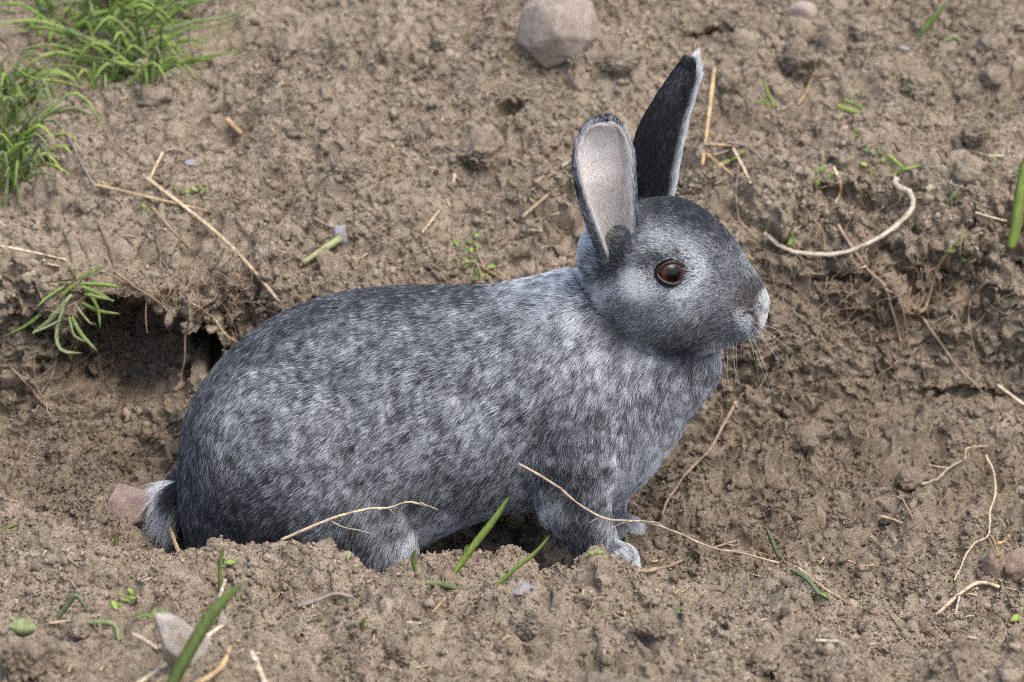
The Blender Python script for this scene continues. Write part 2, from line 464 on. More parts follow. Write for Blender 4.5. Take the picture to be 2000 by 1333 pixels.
def build_crumbs():
    protos = bpy.data.collections.new("crumb_shapes")
    for i in range(7):
        me = lump("crumb_shape", 40 + i, 2, .55, .75, freq=1.9, cuts=6, flat_=True)
        me.materials.append(M_CRUMB)
        o = bpy.data.objects.new("crumb_shape_%d" % i, me); protos.objects.link(o)
    nt, nx = GSHAPE; a, b, t0, t1 = GPAR
    sel = np.nonzero((np.abs(a) < .43) & (b > t0 - .01) & (b < t1 + .02))[0]
    me = GROUND.data
    nor = np.empty(len(me.vertices) * 3, np.float32); me.vertices.foreach_get("normal", nor); nor = nor.reshape(-1, 3)
    # more crumbs where a coarse noise is high: drifts of loose grains with bare soil between
    w = np.clip(.45 + .8 * vnoise2(a[sel] / .05, b[sel] / .05, 51), .06, 1)
    w = w * np.clip(nor[sel, 2] + .45, .08, 1.3)
    N = 190000
    idx = sel[np.clip(np.searchsorted(np.cumsum(w.astype(float)) / w.astype(float).sum(), rng.random(N)), 0, len(sel) - 1)]
    r = .00060 * (1 - rng.random(N)) ** (-.40)
    r = np.clip(r, .0005, .0045)
    bigc = rng.random(N) < .0012; r = np.where(bigc, rng.uniform(.0035, .0065, N), r)
    P = GP[idx] + nor[idx] * (r * np.where(r > .0025, -.25, .2))[:, None] + rng.normal(0, .0003, (N, 3))
    pm = bpy.data.meshes.new("crumbs"); pm.vertices.add(N); pm.vertices.foreach_set("co", P.astype(np.float32).ravel())
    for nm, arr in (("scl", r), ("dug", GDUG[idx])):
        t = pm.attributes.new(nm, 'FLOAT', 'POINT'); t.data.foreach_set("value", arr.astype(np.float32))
    t = pm.attributes.new("rot", 'FLOAT_VECTOR', 'POINT'); t.data.foreach_set("vector", (rng.random((N, 3)) * 6.283).astype(np.float32).ravel())
    t = pm.attributes.new("pick", 'INT', 'POINT'); t.data.foreach_set("value", rng.integers(0, 7, N).astype(np.int32))
    o = obj("soil_crumbs", pm)
    tag(o, "loose crumbs of dry soil strewn over the bank", "soil crumbs", kind="stuff")
    ng = bpy.data.node_groups.new("crumb_scatter", 'GeometryNodeTree')
    ng.interface.new_socket("Geometry", in_out='INPUT', socket_type='NodeSocketGeometry')
    ng.interface.new_socket("Geometry", in_out='OUTPUT', socket_type='NodeSocketGeometry')
    gi = ng.nodes.new('NodeGroupInput'); go = ng.nodes.new('NodeGroupOutput')
    iop = ng.nodes.new('GeometryNodeInstanceOnPoints'); ci = ng.nodes.new('GeometryNodeCollectionInfo')
    ci.inputs['Collection'].default_value = protos; ci.inputs['Separate Children'].default_value = True; ci.inputs['Reset Children'].default_value = True
    iop.inputs['Pick Instance'].default_value = True
    def named(nm, dt):
        n = ng.nodes.new('GeometryNodeInputNamedAttribute'); n.data_type = dt; n.inputs['Name'].default_value = nm
        return n.outputs[0]
    ng.links.new(gi.outputs[0], iop.inputs['Points']); ng.links.new(ci.outputs[0], iop.inputs['Instance'])
    ng.links.new(named("pick", 'INT'), iop.inputs['Instance Index'])
    e2r = ng.nodes.new('FunctionNodeEulerToRotation'); ng.links.new(named("rot", 'FLOAT_VECTOR'), e2r.inputs[0])
    ng.links.new(e2r.outputs[0], iop.inputs['Rotation'])
    ng.links.new(named("scl", 'FLOAT'), iop.inputs['Scale'])
    ng.links.new(iop.outputs[0], go.inputs[0])
    md = o.modifiers.new("scatter", 'NODES'); md.node_group = ng
    return o
build_crumbs()
# ------------------------------------------------------------------ rabbit
def closed_loft(rings):
    n = len(rings[0]); V = np.concatenate(rings); F = []
    for r in range(len(rings) - 1):
        for i in range(n):
            j = (i + 1) % n
            F.append((r * n + i, r * n + j, (r + 1) * n + j, (r + 1) * n + i))
    V = np.concatenate([V, [rings[0].mean(0)], [rings[-1].mean(0)]]); c0, c1 = len(V) - 2, len(V) - 1
    T = []
    for i in range(n):
        j = (i + 1) % n
        T.append((c0, j, i)); T.append((c1, (len(rings) - 1) * n + i, (len(rings) - 1) * n + j))
    return V, F, T

def spline(A, n):
    """Catmull-Rom resample of rows of A to n rows"""
    A = np.asarray(A, float); m = len(A)
    u = np.linspace(0, m - 1, n); k = np.clip(u.astype(int), 0, m - 2); f = (u - k)[:, None]
    p0, p1, p2, p3 = A[np.clip(k - 1, 0, m - 1)], A[k], A[k + 1], A[np.clip(k + 2, 0, m - 1)]
    return .5 * (2 * p1 + (p2 - p0) * f + (2 * p0 - 5 * p1 + 4 * p2 - p3) * f ** 2 + (3 * p1 - p0 - 3 * p2 + p3) * f ** 3)

def ell_chain(pts, n=14):
    """tapered limb through (px, py, Y, radius m)"""
    A = spline([np.concatenate([at(a, b, c), [r]]) for a, b, c, r in pts], n)
    C, R = A[:, :3], A[:, 3]
    rings = []
    for i in range(n):
        t = C[min(i + 1, n - 1)] - C[max(i - 1, 0)]; t /= np.linalg.norm(t)
        s = np.cross(t, [0, 1, 0]); s /= np.linalg.norm(s); q = np.cross(t, s)
        a = np.linspace(0, 2 * math.pi, 20, endpoint=False)[:, None]
        rings.append(C[i] + R[i] * (np.cos(a) * s + np.sin(a) * q))
    # round ends
    for e, sg in ((0, -1), (n - 1, 1)):
        t = C[min(e + 1, n - 1)] - C[max(e - 1, 0)]; t /= np.linalg.norm(t)
        caps = [C[e] + (rings[e] - C[e]) * math.cos(f) + sg * t * R[e] * math.sin(f) for f in (.5, 1.0, 1.4)]
        if sg < 0: rings0 = caps[::-1]
        else: rings1 = caps
    return closed_loft(rings0 + rings + rings1)

def blob(px, py, Y, rx, ry, rz, tilt=0):
    a = np.linspace(-math.pi / 2 + .15, math.pi / 2 - .15, 12)
    th = np.linspace(0, 2 * math.pi, 22, endpoint=False)
    c = at(px, py, Y); rings = []
    ct, st = math.cos(tilt), math.sin(tilt)
    for k in a:
        p = np.stack([np.full(22, math.sin(k) * rx), math.cos(k) * ry * np.cos(th), math.cos(k) * rz * np.sin(th)], 1)
        rings.append(c + np.stack([p[:, 0] * ct - p[:, 2] * st, p[:, 1], p[:, 0] * st + p[:, 2] * ct], 1))
    return closed_loft(rings)

TORSO = [  # top px, top py, bottom px, bottom py, half width m
 (352, 880, 358, 990, .028), (366, 815, 392, 1075, .052), (410, 740, 450, 1118, .070), (475, 675, 535, 1128, .080), (560, 621, 635, 1118, .084),
 (660, 588, 735, 1085, .082), (760, 574, 830, 1030, .076), (860, 572, 925, 988, .071), (955, 568, 1015, 968, .067), (1040, 553, 1105, 968, .066),
 (1100, 538, 1195, 968, .063), (1135, 538, 1275, 905, .057), (1165, 545, 1350, 800, .049), (1205, 545, 1402, 725, .040), (1260, 550, 1404, 668, .028)]
HEAD = [
 (1160, 520, 1160, 590, .016), (1196, 458, 1194, 636, .0300), (1232, 408, 1236, 664, .0390), (1275, 394, 1284, 680, .0430), (1325, 395, 1338, 686, .0415), (1372, 420, 1384, 682, .0350),
 (1415, 460, 1424, 673, .0290), (1449, 513, 1456, 661, .0235), (1476, 555, 1480, 645, .0175), (1489, 580, 1490, 622, .0105)]
HEAD_YAW = math.radians(17)
PIV = 1235.0

def head_map(P):
    """turn points of the head's own mid-plane by the head's yaw, keeping the profile's place"""
    Q = P.copy(); c = at(PIV, 560, 0.0)
    x = (P[:, 0] - c[0]) / math.cos(HEAD_YAW); y = P[:, 1]
    Q[:, 0] = c[0] + x * math.cos(HEAD_YAW) + y * math.sin(HEAD_YAW)
    Q[:, 1] = -x * math.sin(HEAD_YAW) + y * math.cos(HEAD_YAW)
    Q[:, 2] = P[:, 2] + x * math.sin(HEAD_YAW) * math.tan(PITCH) + .006 * math.tan(PITCH)
    Q[:, 1] -= .006
    return Q

def body_loft(ST, n, head=False):
    A = spline(ST, n); rings = []
    th = np.linspace(0, 2 * math.pi, 36, endpoint=False)
    for a in A:
        t, b = at(a[0], a[1], 0), at(a[2], a[3], 0); c = (t + b) / 2; v = (t - b) / 2
        sn, cs = np.sin(th), np.cos(th)
        if head: w = a[4] * (1 - .22 * np.clip(sn, 0, 1) - .10 * np.clip(-sn, 0, 1)); e = .92
        else: w = a[4] * (1 - .10 * sn); e = .95
        cs = np.sign(cs) * np.abs(cs) ** e
        rings.append(c + v * sn[:, None] + np.stack([np.zeros(36), -w * cs, np.zeros(36)], 1))
    V, F, T = closed_loft(rings)
    return (head_map(V) if head else V), F, T

def build_body_mesh():
    pieces = [body_loft(TORSO, 46), body_loft(HEAD, 34, True)]
    # haunch, thigh and hind foot (near side), far foot
    pieces += [blob(575, 910, -.050, .066, .042, .068, .25), blob(705, 985, -.058, .036, .026, .036),
               ell_chain([(735, 1010, -.055, .026), (748, 1070, -.062, .021), (735, 1110, -.066, .015)]),
               ell_chain([(560, 1118, -.062, .014), (660, 1120, -.066, .014), (760, 1112, -.068, .012)]),
               ell_chain([(600, 1060, .05, .016), (790, 1055, .05, .013)])]
    # near foreleg with paw and toes
    pieces += [blob(1125, 850, -.044, .040, .022, .050, -.2),
               ell_chain([(1120, 880, -.046, .032), (1122, 960, -.049, .026), (1140, 1020, -.050, .0180), (1160, 1060, -.050, .0145), (1180, 1085, -.052, .0132), (1206, 1096, -.054, .0128)])]
    for dy, l in ((-.009, 0), (-.003, 8), (.004, 6), (.010, -2)):
        pieces.append(ell_chain([(1200, 1092, -.054 + dy, .0068), (1214 + l, 1098 - dy * 700, -.054 + dy, .0066), (1223 + l, 1104 - dy * 700, -.054 + dy, .0062)], 6))
    # far foreleg
    pieces += [ell_chain([(1170, 900, .035, .026), (1170, 960, .038, .020), (1180, 1005, .040, .0135), (1200, 1028, .040, .0115), (1214, 1034, .038, .0115)])]
    for dy in (-.007, 0, .007):
        pieces.append(ell_chain([(1208, 1034, .038 + dy, .0064), (1221, 1040 - dy * 700, .038 + dy, .0060)], 5))
    # tail root, cheeks, brow, lips
    pieces += [ell_chain([(368, 950, 0, .014), (354, 975, .0, .011), (346, 1008, .0, .008)], 8)]
    pieces += [blob(1178, 505, -.014, .0150, .018, .0240), blob(1212, 488, -.030, .0125, .012, .0170, -.2), blob(1283, 398, .014, .0135, .013, .0120)]
    H = []
    H.append(blob(1315, 612, -.024, .030, .018, .026))
    H.append(blob(1315, 612, .024, .030, .018, .026))
    H.append(blob(1288, 492, -.027, .020, .012, .012)); H.append(blob(1288, 492, .027, .020, .012, .012))
    H.append(blob(1430, 630, -.010, .015, .011, .011)); H.append(blob(1430, 630, .010, .015, .011, .011))
    pieces += [(head_map(h[0]), h[1], h[2]) for h in H]
    V, F, off = [], [], 0
    for v, f, t in pieces:
        V.append(v); F += [tuple(i + off for i in q) for q in f] + [tuple(i + off for i in q) for q in t]; off += len(v)
    me = bpy.data.meshes.new("raw"); me.from_pydata(np.concatenate(V).tolist(), [], F); me.update()
    o = bpy.data.objects.new("raw", me); COL.objects.link(o)
    rm = o.modifiers.new("r", 'REMESH'); rm.mode = 'VOXEL'; rm.voxel_size = .0019
    sm = o.modifiers.new("s", 'SMOOTH'); sm.factor = .5; sm.iterations = 13
    dg = bpy.context.evaluated_depsgraph_get(); ev = o.evaluated_get(dg).to_mesh()
    nv = len(ev.vertices); co = np.empty(nv * 3, np.float32); ev.vertices.foreach_get("co", co); co = co.reshape(-1, 3)
    quads = np.empty(len(ev.loops), np.int32); ev.loops.foreach_get("vertex_index", quads)
    tot = np.empty(len(ev.polygons), np.int32); ev.polygons.foreach_get("loop_total", tot)
    assert (tot == 4).all()
    o.evaluated_get(dg).to_mesh_clear(); bpy.data.objects.remove(o); bpy.data.meshes.remove(me)
    return co.astype(float), quads.reshape(-1, 4)

def ear_grid(ST, thick, ns=64, na=30):
    """ST rows: px, py, Y, half width px, opening direction x y z, cup angle deg, skew. Returns verts, quads, region, s, a"""
    A = spline(ST, ns)
    C = np.array([at(r[0], r[1], r[2]) for r in A])
    inn, outr = [], []
    av = np.sin(np.linspace(-math.pi / 2, math.pi / 2, na))
    for i in range(ns):
        t = C[min(i + 1, ns - 1)] - C[max(i - 1, 0)]; t /= np.linalg.norm(t)
        n = A[i, 4:7] - t * (A[i, 4:7] @ t); n /= np.linalg.norm(n); b = np.cross(t, n)
        w = A[i, 3] * S; ph = math.radians(A[i, 7])
        al = av * ph
        p = C[i] + (np.sin(al) / math.sin(ph))[:, None] * w * b - ((np.cos(al) - math.cos(ph)) / math.sin(ph))[:, None] * w * n * (1 + A[i, 8] * av)[:, None]
        nn = np.sin(al)[:, None] * b - np.cos(al)[:, None] * n
        edge = np.sqrt(np.clip(1 - av ** 4, 0, 1))[:, None]
        tap = min(1, (ns - 1 - i) / 5.0) ** .5
        inn.append(p); outr.append(p + nn * thick * (edge * tap + .12))
    V = np.concatenate([np.concatenate(inn), np.concatenate(outr)])
    F, reg = [], []
    m = ns * na
    for i in range(ns - 1):
        for j in range(na - 1):
            q = i * na + j
            F.append((q, q + 1, q + na + 1, q + na)); reg.append(1)
            F.append((m + q, m + q + na, m + q + na + 1, m + q + 1)); reg.append(2)
        for j, flip in ((0, False), (na - 1, True)):
            q = i * na + j
            f = (q, q + na, m + q + na, m + q); F.append(f[::-1] if flip else f); reg.append(3)
    for j in range(na - 1):
        q = (ns - 1) * na + j
        F.append((q, q + 1, m + q + 1, m + q)); reg.append(3)
    s = np.tile(np.repeat(np.linspace(0, 1, ns), na), 2); a = np.tile(np.tile(av, ns), 2)
    tang = np.array([(C[min(i + 1, ns - 1)] - C[max(i - 1, 0)]) for i in range(ns)]); tang /= np.linalg.norm(tang, axis=1)[:, None]
    T = np.tile(np.repeat(tang, na, axis=0), (2, 1))
    return V, np.array(F), np.array(reg), s, a, T

EAR_NEAR = [  # px, py, Y, half width, opening dir, cup, skew
 (1220, 525, -.030, 24, .30, -.92, .15, 88, 0), (1212, 488, -.038, 31, .34, -.92, .12, 90, 0), (1204, 445, -.043, 40, .36, -.92, .14, 86, .0), (1193, 390, -.046, 49, .36, -.92, .14, 78, .1),
 (1184, 335, -.046, 55, .32, -.94, .12, 68, .15), (1180, 300, -.044, 53, .26, -.96, .05, 58, .1), (1180, 274, -.042, 45, .20, -.95, -.05, 50, 0), (1184, 256, -.042, 33, .16, -.9, -.15, 44, 0), (1188, 245, -.043, 18, .14, -.85, -.25, 40, 0), (1190, 240, -.044, 4, .12, -.85, -.3, 35, 0)]
EAR_FAR = [
 (1286, 420, .012, 26, .60, .75, .05, 70, 0), (1283, 372, .018, 38, .60, .75, .05, 74, 0), (1284, 325, .022, 43, .60, .75, .05, 74, 0), (1294, 270, .025, 42, .60, .75, .05, 70, 0),
 (1314, 215, .028, 34, .62, .74, -.05, 62, 0), (1335, 170, .030, 27, .66, .70, -.1, 52, 0), (1347, 145, .032, 23, .68, .66, -.15, 44, 0), (1351, 130, .032, 18, .7, .6, -.2, 40, 0), (1352, 120, .032, 11, .7, .6, -.2, 38, 0), (1352, 116, .032, 3, .7, .6, -.2, 36, 0)]

def mat_skin():
    k = NT("rabbit_skin")
    at_ = k.n("ShaderNodeAttribute", attribute_name="skin_col")
    k.l(at_.outputs['Color'], k.b.inputs['Base Color'])
    k.b.inputs['Roughness'].default_value = .8; k.b.inputs['Specular IOR Level'].default_value = .15
    k.bump(k.noise(k.objco(), 900, 3, .6), .4, .0005)
    return k.m

def mat_fur():
    k = NT("rabbit_fur")
    r = k.n("ShaderNodeAttribute", attribute_name="root_col"); t = k.n("ShaderNodeAttribute", attribute_name="tip_col")
    hi = k.n("ShaderNodeHairInfo")
    f = k.ramp(hi.outputs['Intercept'], [(.30, 0.0), (.72, 1.0)])
    c = k.mix(f, r.outputs['Color'], t.outputs['Color'])
    k.l(c, k.b.inputs['Base Color'])
    k.b.inputs['Roughness'].default_value = .6
    k.b.inputs['Specular IOR Level'].default_value = .18
    tr = k.n("ShaderNodeBsdfTranslucent"); k.l(c, tr.inputs[0])
    mx = k.n("ShaderNodeMixShader"); mx.inputs[0].default_value = .35
    k.l(k.b.outputs[0], mx.inputs[1]); k.l(tr.outputs[0], mx.inputs[2]); k.l(mx.outputs[0], k.out.inputs[0])
    return k.m

# light-tip share of the coat in side view: px, py, radius, lightness, weight
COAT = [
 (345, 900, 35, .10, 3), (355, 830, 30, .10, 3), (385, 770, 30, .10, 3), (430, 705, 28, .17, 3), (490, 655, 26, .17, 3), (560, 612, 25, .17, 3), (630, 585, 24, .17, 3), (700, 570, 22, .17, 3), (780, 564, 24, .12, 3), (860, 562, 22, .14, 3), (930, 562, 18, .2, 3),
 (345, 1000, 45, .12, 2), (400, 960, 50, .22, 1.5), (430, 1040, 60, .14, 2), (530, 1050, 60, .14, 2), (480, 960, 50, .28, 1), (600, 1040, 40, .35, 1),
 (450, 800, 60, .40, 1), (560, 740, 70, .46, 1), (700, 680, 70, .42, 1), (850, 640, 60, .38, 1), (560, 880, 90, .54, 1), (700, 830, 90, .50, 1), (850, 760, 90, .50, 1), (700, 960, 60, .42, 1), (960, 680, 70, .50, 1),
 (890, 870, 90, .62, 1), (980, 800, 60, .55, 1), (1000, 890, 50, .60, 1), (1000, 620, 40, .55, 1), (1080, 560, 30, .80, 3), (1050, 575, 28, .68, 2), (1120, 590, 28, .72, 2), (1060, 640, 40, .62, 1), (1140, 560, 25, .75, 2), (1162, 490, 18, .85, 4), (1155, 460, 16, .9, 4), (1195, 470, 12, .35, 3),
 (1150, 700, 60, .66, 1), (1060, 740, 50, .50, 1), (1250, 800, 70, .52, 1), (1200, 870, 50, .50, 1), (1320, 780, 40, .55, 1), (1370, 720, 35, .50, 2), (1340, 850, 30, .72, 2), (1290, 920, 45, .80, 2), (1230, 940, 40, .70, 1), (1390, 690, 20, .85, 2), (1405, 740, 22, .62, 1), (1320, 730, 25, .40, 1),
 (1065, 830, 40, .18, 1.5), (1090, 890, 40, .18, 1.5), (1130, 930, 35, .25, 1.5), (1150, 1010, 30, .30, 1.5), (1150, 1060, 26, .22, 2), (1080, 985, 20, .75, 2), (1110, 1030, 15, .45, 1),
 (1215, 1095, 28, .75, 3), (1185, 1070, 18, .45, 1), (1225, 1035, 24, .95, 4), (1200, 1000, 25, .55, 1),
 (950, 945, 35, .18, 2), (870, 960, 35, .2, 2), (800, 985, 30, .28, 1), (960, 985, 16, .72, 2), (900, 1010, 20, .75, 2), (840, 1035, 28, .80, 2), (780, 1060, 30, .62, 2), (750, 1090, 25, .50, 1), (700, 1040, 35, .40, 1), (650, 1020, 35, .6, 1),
 # head
 (1350, 398, 22, .02, 5), (1305, 384, 19, .06, 5), (1395, 433, 15, .06, 5), (1420, 462, 12, .12, 4), (1375, 416, 16, .02, 5), (1270, 388, 16, .1, 4), (1345, 425, 14, .15, 3), (1440, 490, 10, .2, 3), (1265, 395, 20, .40, 2), (1325, 430, 22, .42, 1), (1380, 480, 28, .46, 2), (1440, 510, 28, .44, 2),
 (1275, 478, 22, .60, 2), (1320, 472, 22, .62, 2), (1354, 520, 17, 1.1, 6), (1347, 492, 14, .85, 3), (1256, 548, 18, 1.0, 5), (1300, 478, 12, .8, 2), (1330, 570, 12, .9, 3), (1272, 566, 14, .80, 2), (1342, 566, 16, .90, 3), (1285, 503, 9, .16, 3), (1262, 515, 9, .30, 2), (1310, 568, 16, .60, 1),
 (1300, 620, 45, .55, 1), (1370, 600, 32, .52, 1), (1220, 600, 40, .46, 1), (1180, 560, 28, .62, 1), (1330, 664, 24, .12, 3), (1375, 655, 22, .18, 3), (1275, 640, 20, .22, 2), (1350, 684, 12, .05, 4), (1310, 682, 12, .08, 4), (1285, 690, 9, .9, 4), (1240, 668, 9, .8, 3), (1270, 650, 30, .36, 1), (1230, 645, 20, .38, 1), (1290, 675, 18, .35, 1), (1410, 630, 24, .34, 1), (1420, 575, 22, .50, 1), (1200, 640, 18, .2, 1), (1215, 660, 14, .12, 2), (1250, 690, 14, .8, 2), (1345, 697, 13, .04, 4), (1310, 700, 12, .5, 1),
 (1470, 568, 12, .16, 3), (1458, 586, 10, .20, 2.5), (1478, 588, 8, .12, 3), (1461, 627, 8, 1.5, 7), (1448, 613, 6, 1.0, 4), (1496, 590, 8, 1.5, 9), (1493, 612, 8, 1.5, 8), (1480, 616, 5, .0, 8), (1478, 632, 5, .05, 7), (1472, 648, 6, .2, 4), (1430, 608, 15, .38, 3), (1440, 642, 11, .34, 3), (1422, 652, 13, .32, 3), (1455, 655, 9, .4, 3), (1445, 660, 22, .42, 2), (1478, 650, 12, .8, 3), (1410, 683, 10, .9, 3),
 (1190, 518, 15, .06, 4), (1210, 500, 14, .10, 3), (1240, 460, 18, .20, 2), (1225, 480, 12, .12, 2), (1170, 512, 12, .3, 1), (1250, 420, 16, .35, 1), (1255, 380, 16, .12, 3), (1315, 372, 14, .5, 1),
]
COMB = [  # lay of the coat: px, py, direction in the picture plane (right, up)
 (480, 680, -.8, -.6), (600, 610, -.95, -.25), (800, 570, -1, -.05), (950, 565, -1, -.1), (400, 800, -.35, -.9), (360, 900, -.1, -1), (500, 800, -.85, -.5), (650, 720, -.95, -.35), (850, 680, -1, -.25),
 (550, 950, -.8, -.6), (450, 1030, -.6, -.8), (700, 880, -.9, -.45), (850, 850, -.9, -.45), (720, 1030, -.45, -.9), (760, 1090, -.1, -1), (880, 970, -.6, -.8), (900, 1020, -.4, -.9), (980, 780, -.85, -.5), (1000, 900, -.75, -.65),
 (1060, 560, -.95, .1), (1110, 540, -.9, .3), (1130, 640, -.8, -.6), (1080, 720, -.7, -.7), (1180, 720, -.5, -.85), (1150, 820, -.35, -.95), (1250, 800, -.15, -1), (1340, 790, .05, -1), (1390, 720, .0, -1), (1280, 920, .05, -1), (1100, 900, -.3, -.95), (1060, 990, -.5, -.85), (1150, 1010, -.1, -1), (1170, 1060, .1, -1), (1200, 1095, .7, -.7), (1225, 1040, .5, -.85), (1210, 960, .15, -1),
 (1490, 570, -.5, .85), (1460, 520, -.6, .8), (1430, 470, -.75, .65), (1380, 420, -.9, .4), (1320, 395, -1, .1), (1260, 395, -.9, .1), (1460, 620, -.6, .1), (1480, 645, -.4, -.9), (1440, 660, -.75, -.65), (1400, 600, -.95, -.15), (1350, 560, -.95, -.1), (1380, 500, -.85, .5), (1330, 470, -.9, .4), (1270, 480, -.9, .2), (1260, 550, -.95, -.2), (1300, 630, -.85, -.55), (1230, 610, -.85, -.5), (1370, 660, -.8, -.6), (1300, 680, -.75, -.65), (1410, 685, -.4, -.9), (1180, 560, -.85, -.3), (1170, 490, -.8, .35), (1220, 480, -.6, .5), (1250, 430, -.5, .7),
]

def build_rabbit():
    BV, BQ = build_body_mesh()
    parts = [(BV, BQ, np.zeros(len(BQ), int), np.zeros(len(BV)), np.zeros(len(BV)), np.zeros((len(BV), 3)))]
    parts.append(ear_grid(EAR_NEAR, .0042)); parts.append(ear_grid(EAR_FAR, .0042))
    V = np.concatenate([p[0] for p in parts]); off = np.cumsum([0] + [len(p[0]) for p in parts])
    Q = np.concatenate([p[1] + o for p, o in zip(parts, off)])
    reg = np.concatenate([p[2] + (0, 0, 10)[i] * (p[2] > 0) for i, p in enumerate(parts)])
    es = np.concatenate([p[3] for p in parts]); ea = np.concatenate([p[4] for p in parts]); et = np.concatenate([p[5] for p in parts])
    base = at(800, 1130, 0.0); base[2] = 0
    root = empty("rabbit", base)
    tag(root, "silver grey rabbit with upright ears standing in a dug hollow", "rabbit")
    me = mesh_np("body", V - base, Q)
    # normals per corner vertex
    N = np.empty(len(V) * 3, np.float32); me.vertices.foreach_get("normal", N); N = N.reshape(-1, 3).astype(float)
    px, py = proj(V)
    # skin colour: slate under the coat, pale pink inside the ears
    col = np.zeros((len(V), 4)); col[:] = (.030, .031, .037, 1)
    k1 = off[1]; eg = np.arange(k1, len(V))
    m_ = parts[1][0].shape[0] // 2; inner = np.zeros(len(V), bool)
    inner[off[1]:off[1] + m_] = True; inner[off[2]:off[2] + m_] = True
    col[inner, :3] = (.78, .73, .72)
    pk = inner & (ea > .25) & (es > .10) & (es < .72)
    f = np.clip((ea - .25) / .25, 0, 1) * np.clip((.72 - es) / .25, 0, 1)
    col[pk, :3] = (np.array([.78, .73, .72]) * (1 - f[:, None]) + np.array([.76, .55, .51]) * f[:, None])[pk]
    lo = inner & (es < .34); col[lo, :3] = col[lo, :3] * np.array([.95, .72, .68])
    ca = me.attributes.new("skin_col", 'FLOAT_COLOR', 'POINT'); ca.data.foreach_set("color", col.astype(np.float32).ravel())
    body = obj("body", me, mat_skin(), root)
    bpy.context.view_layer.update()

    # ---------------- eye
    def surf(px_, py_):
        ok, loc, nor, _ = body.ray_cast(Vector(CAM - base), Vector(ray(px_, py_)))
        return np.array(loc) + base, np.array(nor)
    e0, en = surf(1306, 531)
    en = en / np.linalg.norm(en)
    gaze = np.array([.34, -.90, .16]); gaze /= np.linalg.norm(gaze)
    R = .0104
    ec = e0 - en * .0060
    build_eye(root, base, ec, R, gaze)
    # ---------------- fur
    tri = np.concatenate([Q[:, [0, 1, 2]], Q[:, [0, 2, 3]]]); treg = np.concatenate([reg, reg])
    a_, b_, c_ = V[tri[:, 0]], V[tri[:, 1]], V[tri[:, 2]]
    fn = np.cross(b_ - a_, c_ - a_); area = np.linalg.norm(fn, axis=1) / 2; fn /= np.linalg.norm(fn, axis=1)[:, None] + 1e-15
    cen = (a_ + b_ + c_) / 3
    cpx, cpy = proj(cen)
    view = (CAM - cen); view /= np.linalg.norm(view, axis=1)[:, None]
    facing = (fn * view).sum(1)
    dens = np.where(facing > -.25, 1.0, .30)
    # denser, shorter coat on the face, ears and paws
    face = np.clip((cpx - 1180) / 60, 0, 1) * np.clip((720 - cpy) / 40, 0, 1)
    dens = dens * (1 + 1.6 * face)
    dens = np.where(treg > 0, 3.2, dens)
    inn_f = (treg % 10) == 1
    dens = np.where(inn_f, 2.6, dens)
    NF = 640000
    w = area * dens; pick = np.searchsorted(np.cumsum(w) / w.sum(), rng.random(NF)); pick = np.clip(pick, 0, len(tri) - 1)
    u = rng.random((NF, 2)); sw = u.sum(1) > 1; u[sw] = 1 - u[sw]
    ti = tri[pick]; b0 = 1 - u.sum(1)
    def ip(A): return A[ti[:, 0]] * b0.reshape(-1, *[1] * (A.ndim - 1)) + A[ti[:, 1]] * u[:, 0].reshape(-1, *[1] * (A.ndim - 1)) + A[ti[:, 2]] * u[:, 1].reshape(-1, *[1] * (A.ndim - 1))
    P = ip(V); NN = ip(N); NN /= np.linalg.norm(NN, axis=1)[:, None]
    rg = treg[pick]; s = ip(es); a = ip(ea); ET = ip(et)
    x, y = proj(P)
    # drop roots under the eye
    de = P - ec; along = de @ gaze; rad = np.linalg.norm(de - along[:, None] * gaze, axis=1)
    keep = ~((rad < .0088) & (along > -.004) & (rg == 0))
    P, NN, rg, s, a, ET, x, y = [q[keep] for q in (P, NN, rg, s, a, ET, x, y)]
    n = len(P); isb = rg == 0; er = rg % 10; far = rg > 10
    # lay direction
    CB = np.array(COMB); num = np.zeros((n, 2), np.float32); den = np.zeros(n, np.float32)
    for cx, cy, dx, dy in CB:
        d2 = (x - cx) ** 2 + (y - cy) ** 2 + 200
        wgt = (1.0 / d2 ** 1.6).astype(np.float32) * 1e6
        num[:, 0] += wgt * dx; num[:, 1] += wgt * dy; den += wgt
    g2 = num / den[:, None]
    D = g2[:, :1] * RGT + g2[:, 1:] * UPV
    D = np.where(isb[:, None], D, ET)
    hf = np.stack([noise3(P / .011, 3), noise3(P / .011, 4), noise3(P / .011, 5)], 1)
    lf = np.stack([noise3(P / .0045, 13), noise3(P / .0045, 14), noise3(P / .0045, 15)], 1)
    J = np.where(isb, 1.0, .45)[:, None]
    D = D + J * (.20 * hf + .20 * lf + rng.normal(0, .17, (n, 3)))
    D = D - NN * (D * NN).sum(1)[:, None]; D /= np.linalg.norm(D, axis=1)[:, None] + 1e-9
    # length
    L = np.full(n, .0070)
    facew = np.clip((x - 1165) / 90, 0, 1) * np.clip((735 - y) / 60, 0, 1) * isb
    muz = np.clip((x - 1300) / 150, 0, 1) * (y < 700)
    L = L * (1 - facew) + facew * (.0056 * (1 - muz) + .0031 * muz)
    dist_eye = np.hypot((x - 1306) / 1.2, y - 531); L = np.where(isb, L * np.clip(dist_eye / 75, .42, 1), L)
    belly = np.clip((y - 930) / 60, 0, 1) * (x > 640) * (x < 1060); L = L * (1 + .5 * belly * isb)
    L = np.where(isb & (y > 985) & (x > 1090) & (x < 1270), np.clip(.012 - (y - 985) * .00007, .0045, .012), L)
    tail = isb & (x < 350) & (y > 938); L = np.where(isb & (np.hypot(x - 1475, y - 605) < 45), np.minimum(L, .0026), L)
    L = np.where(tail, .010 + .005 * rng.random(n), L)
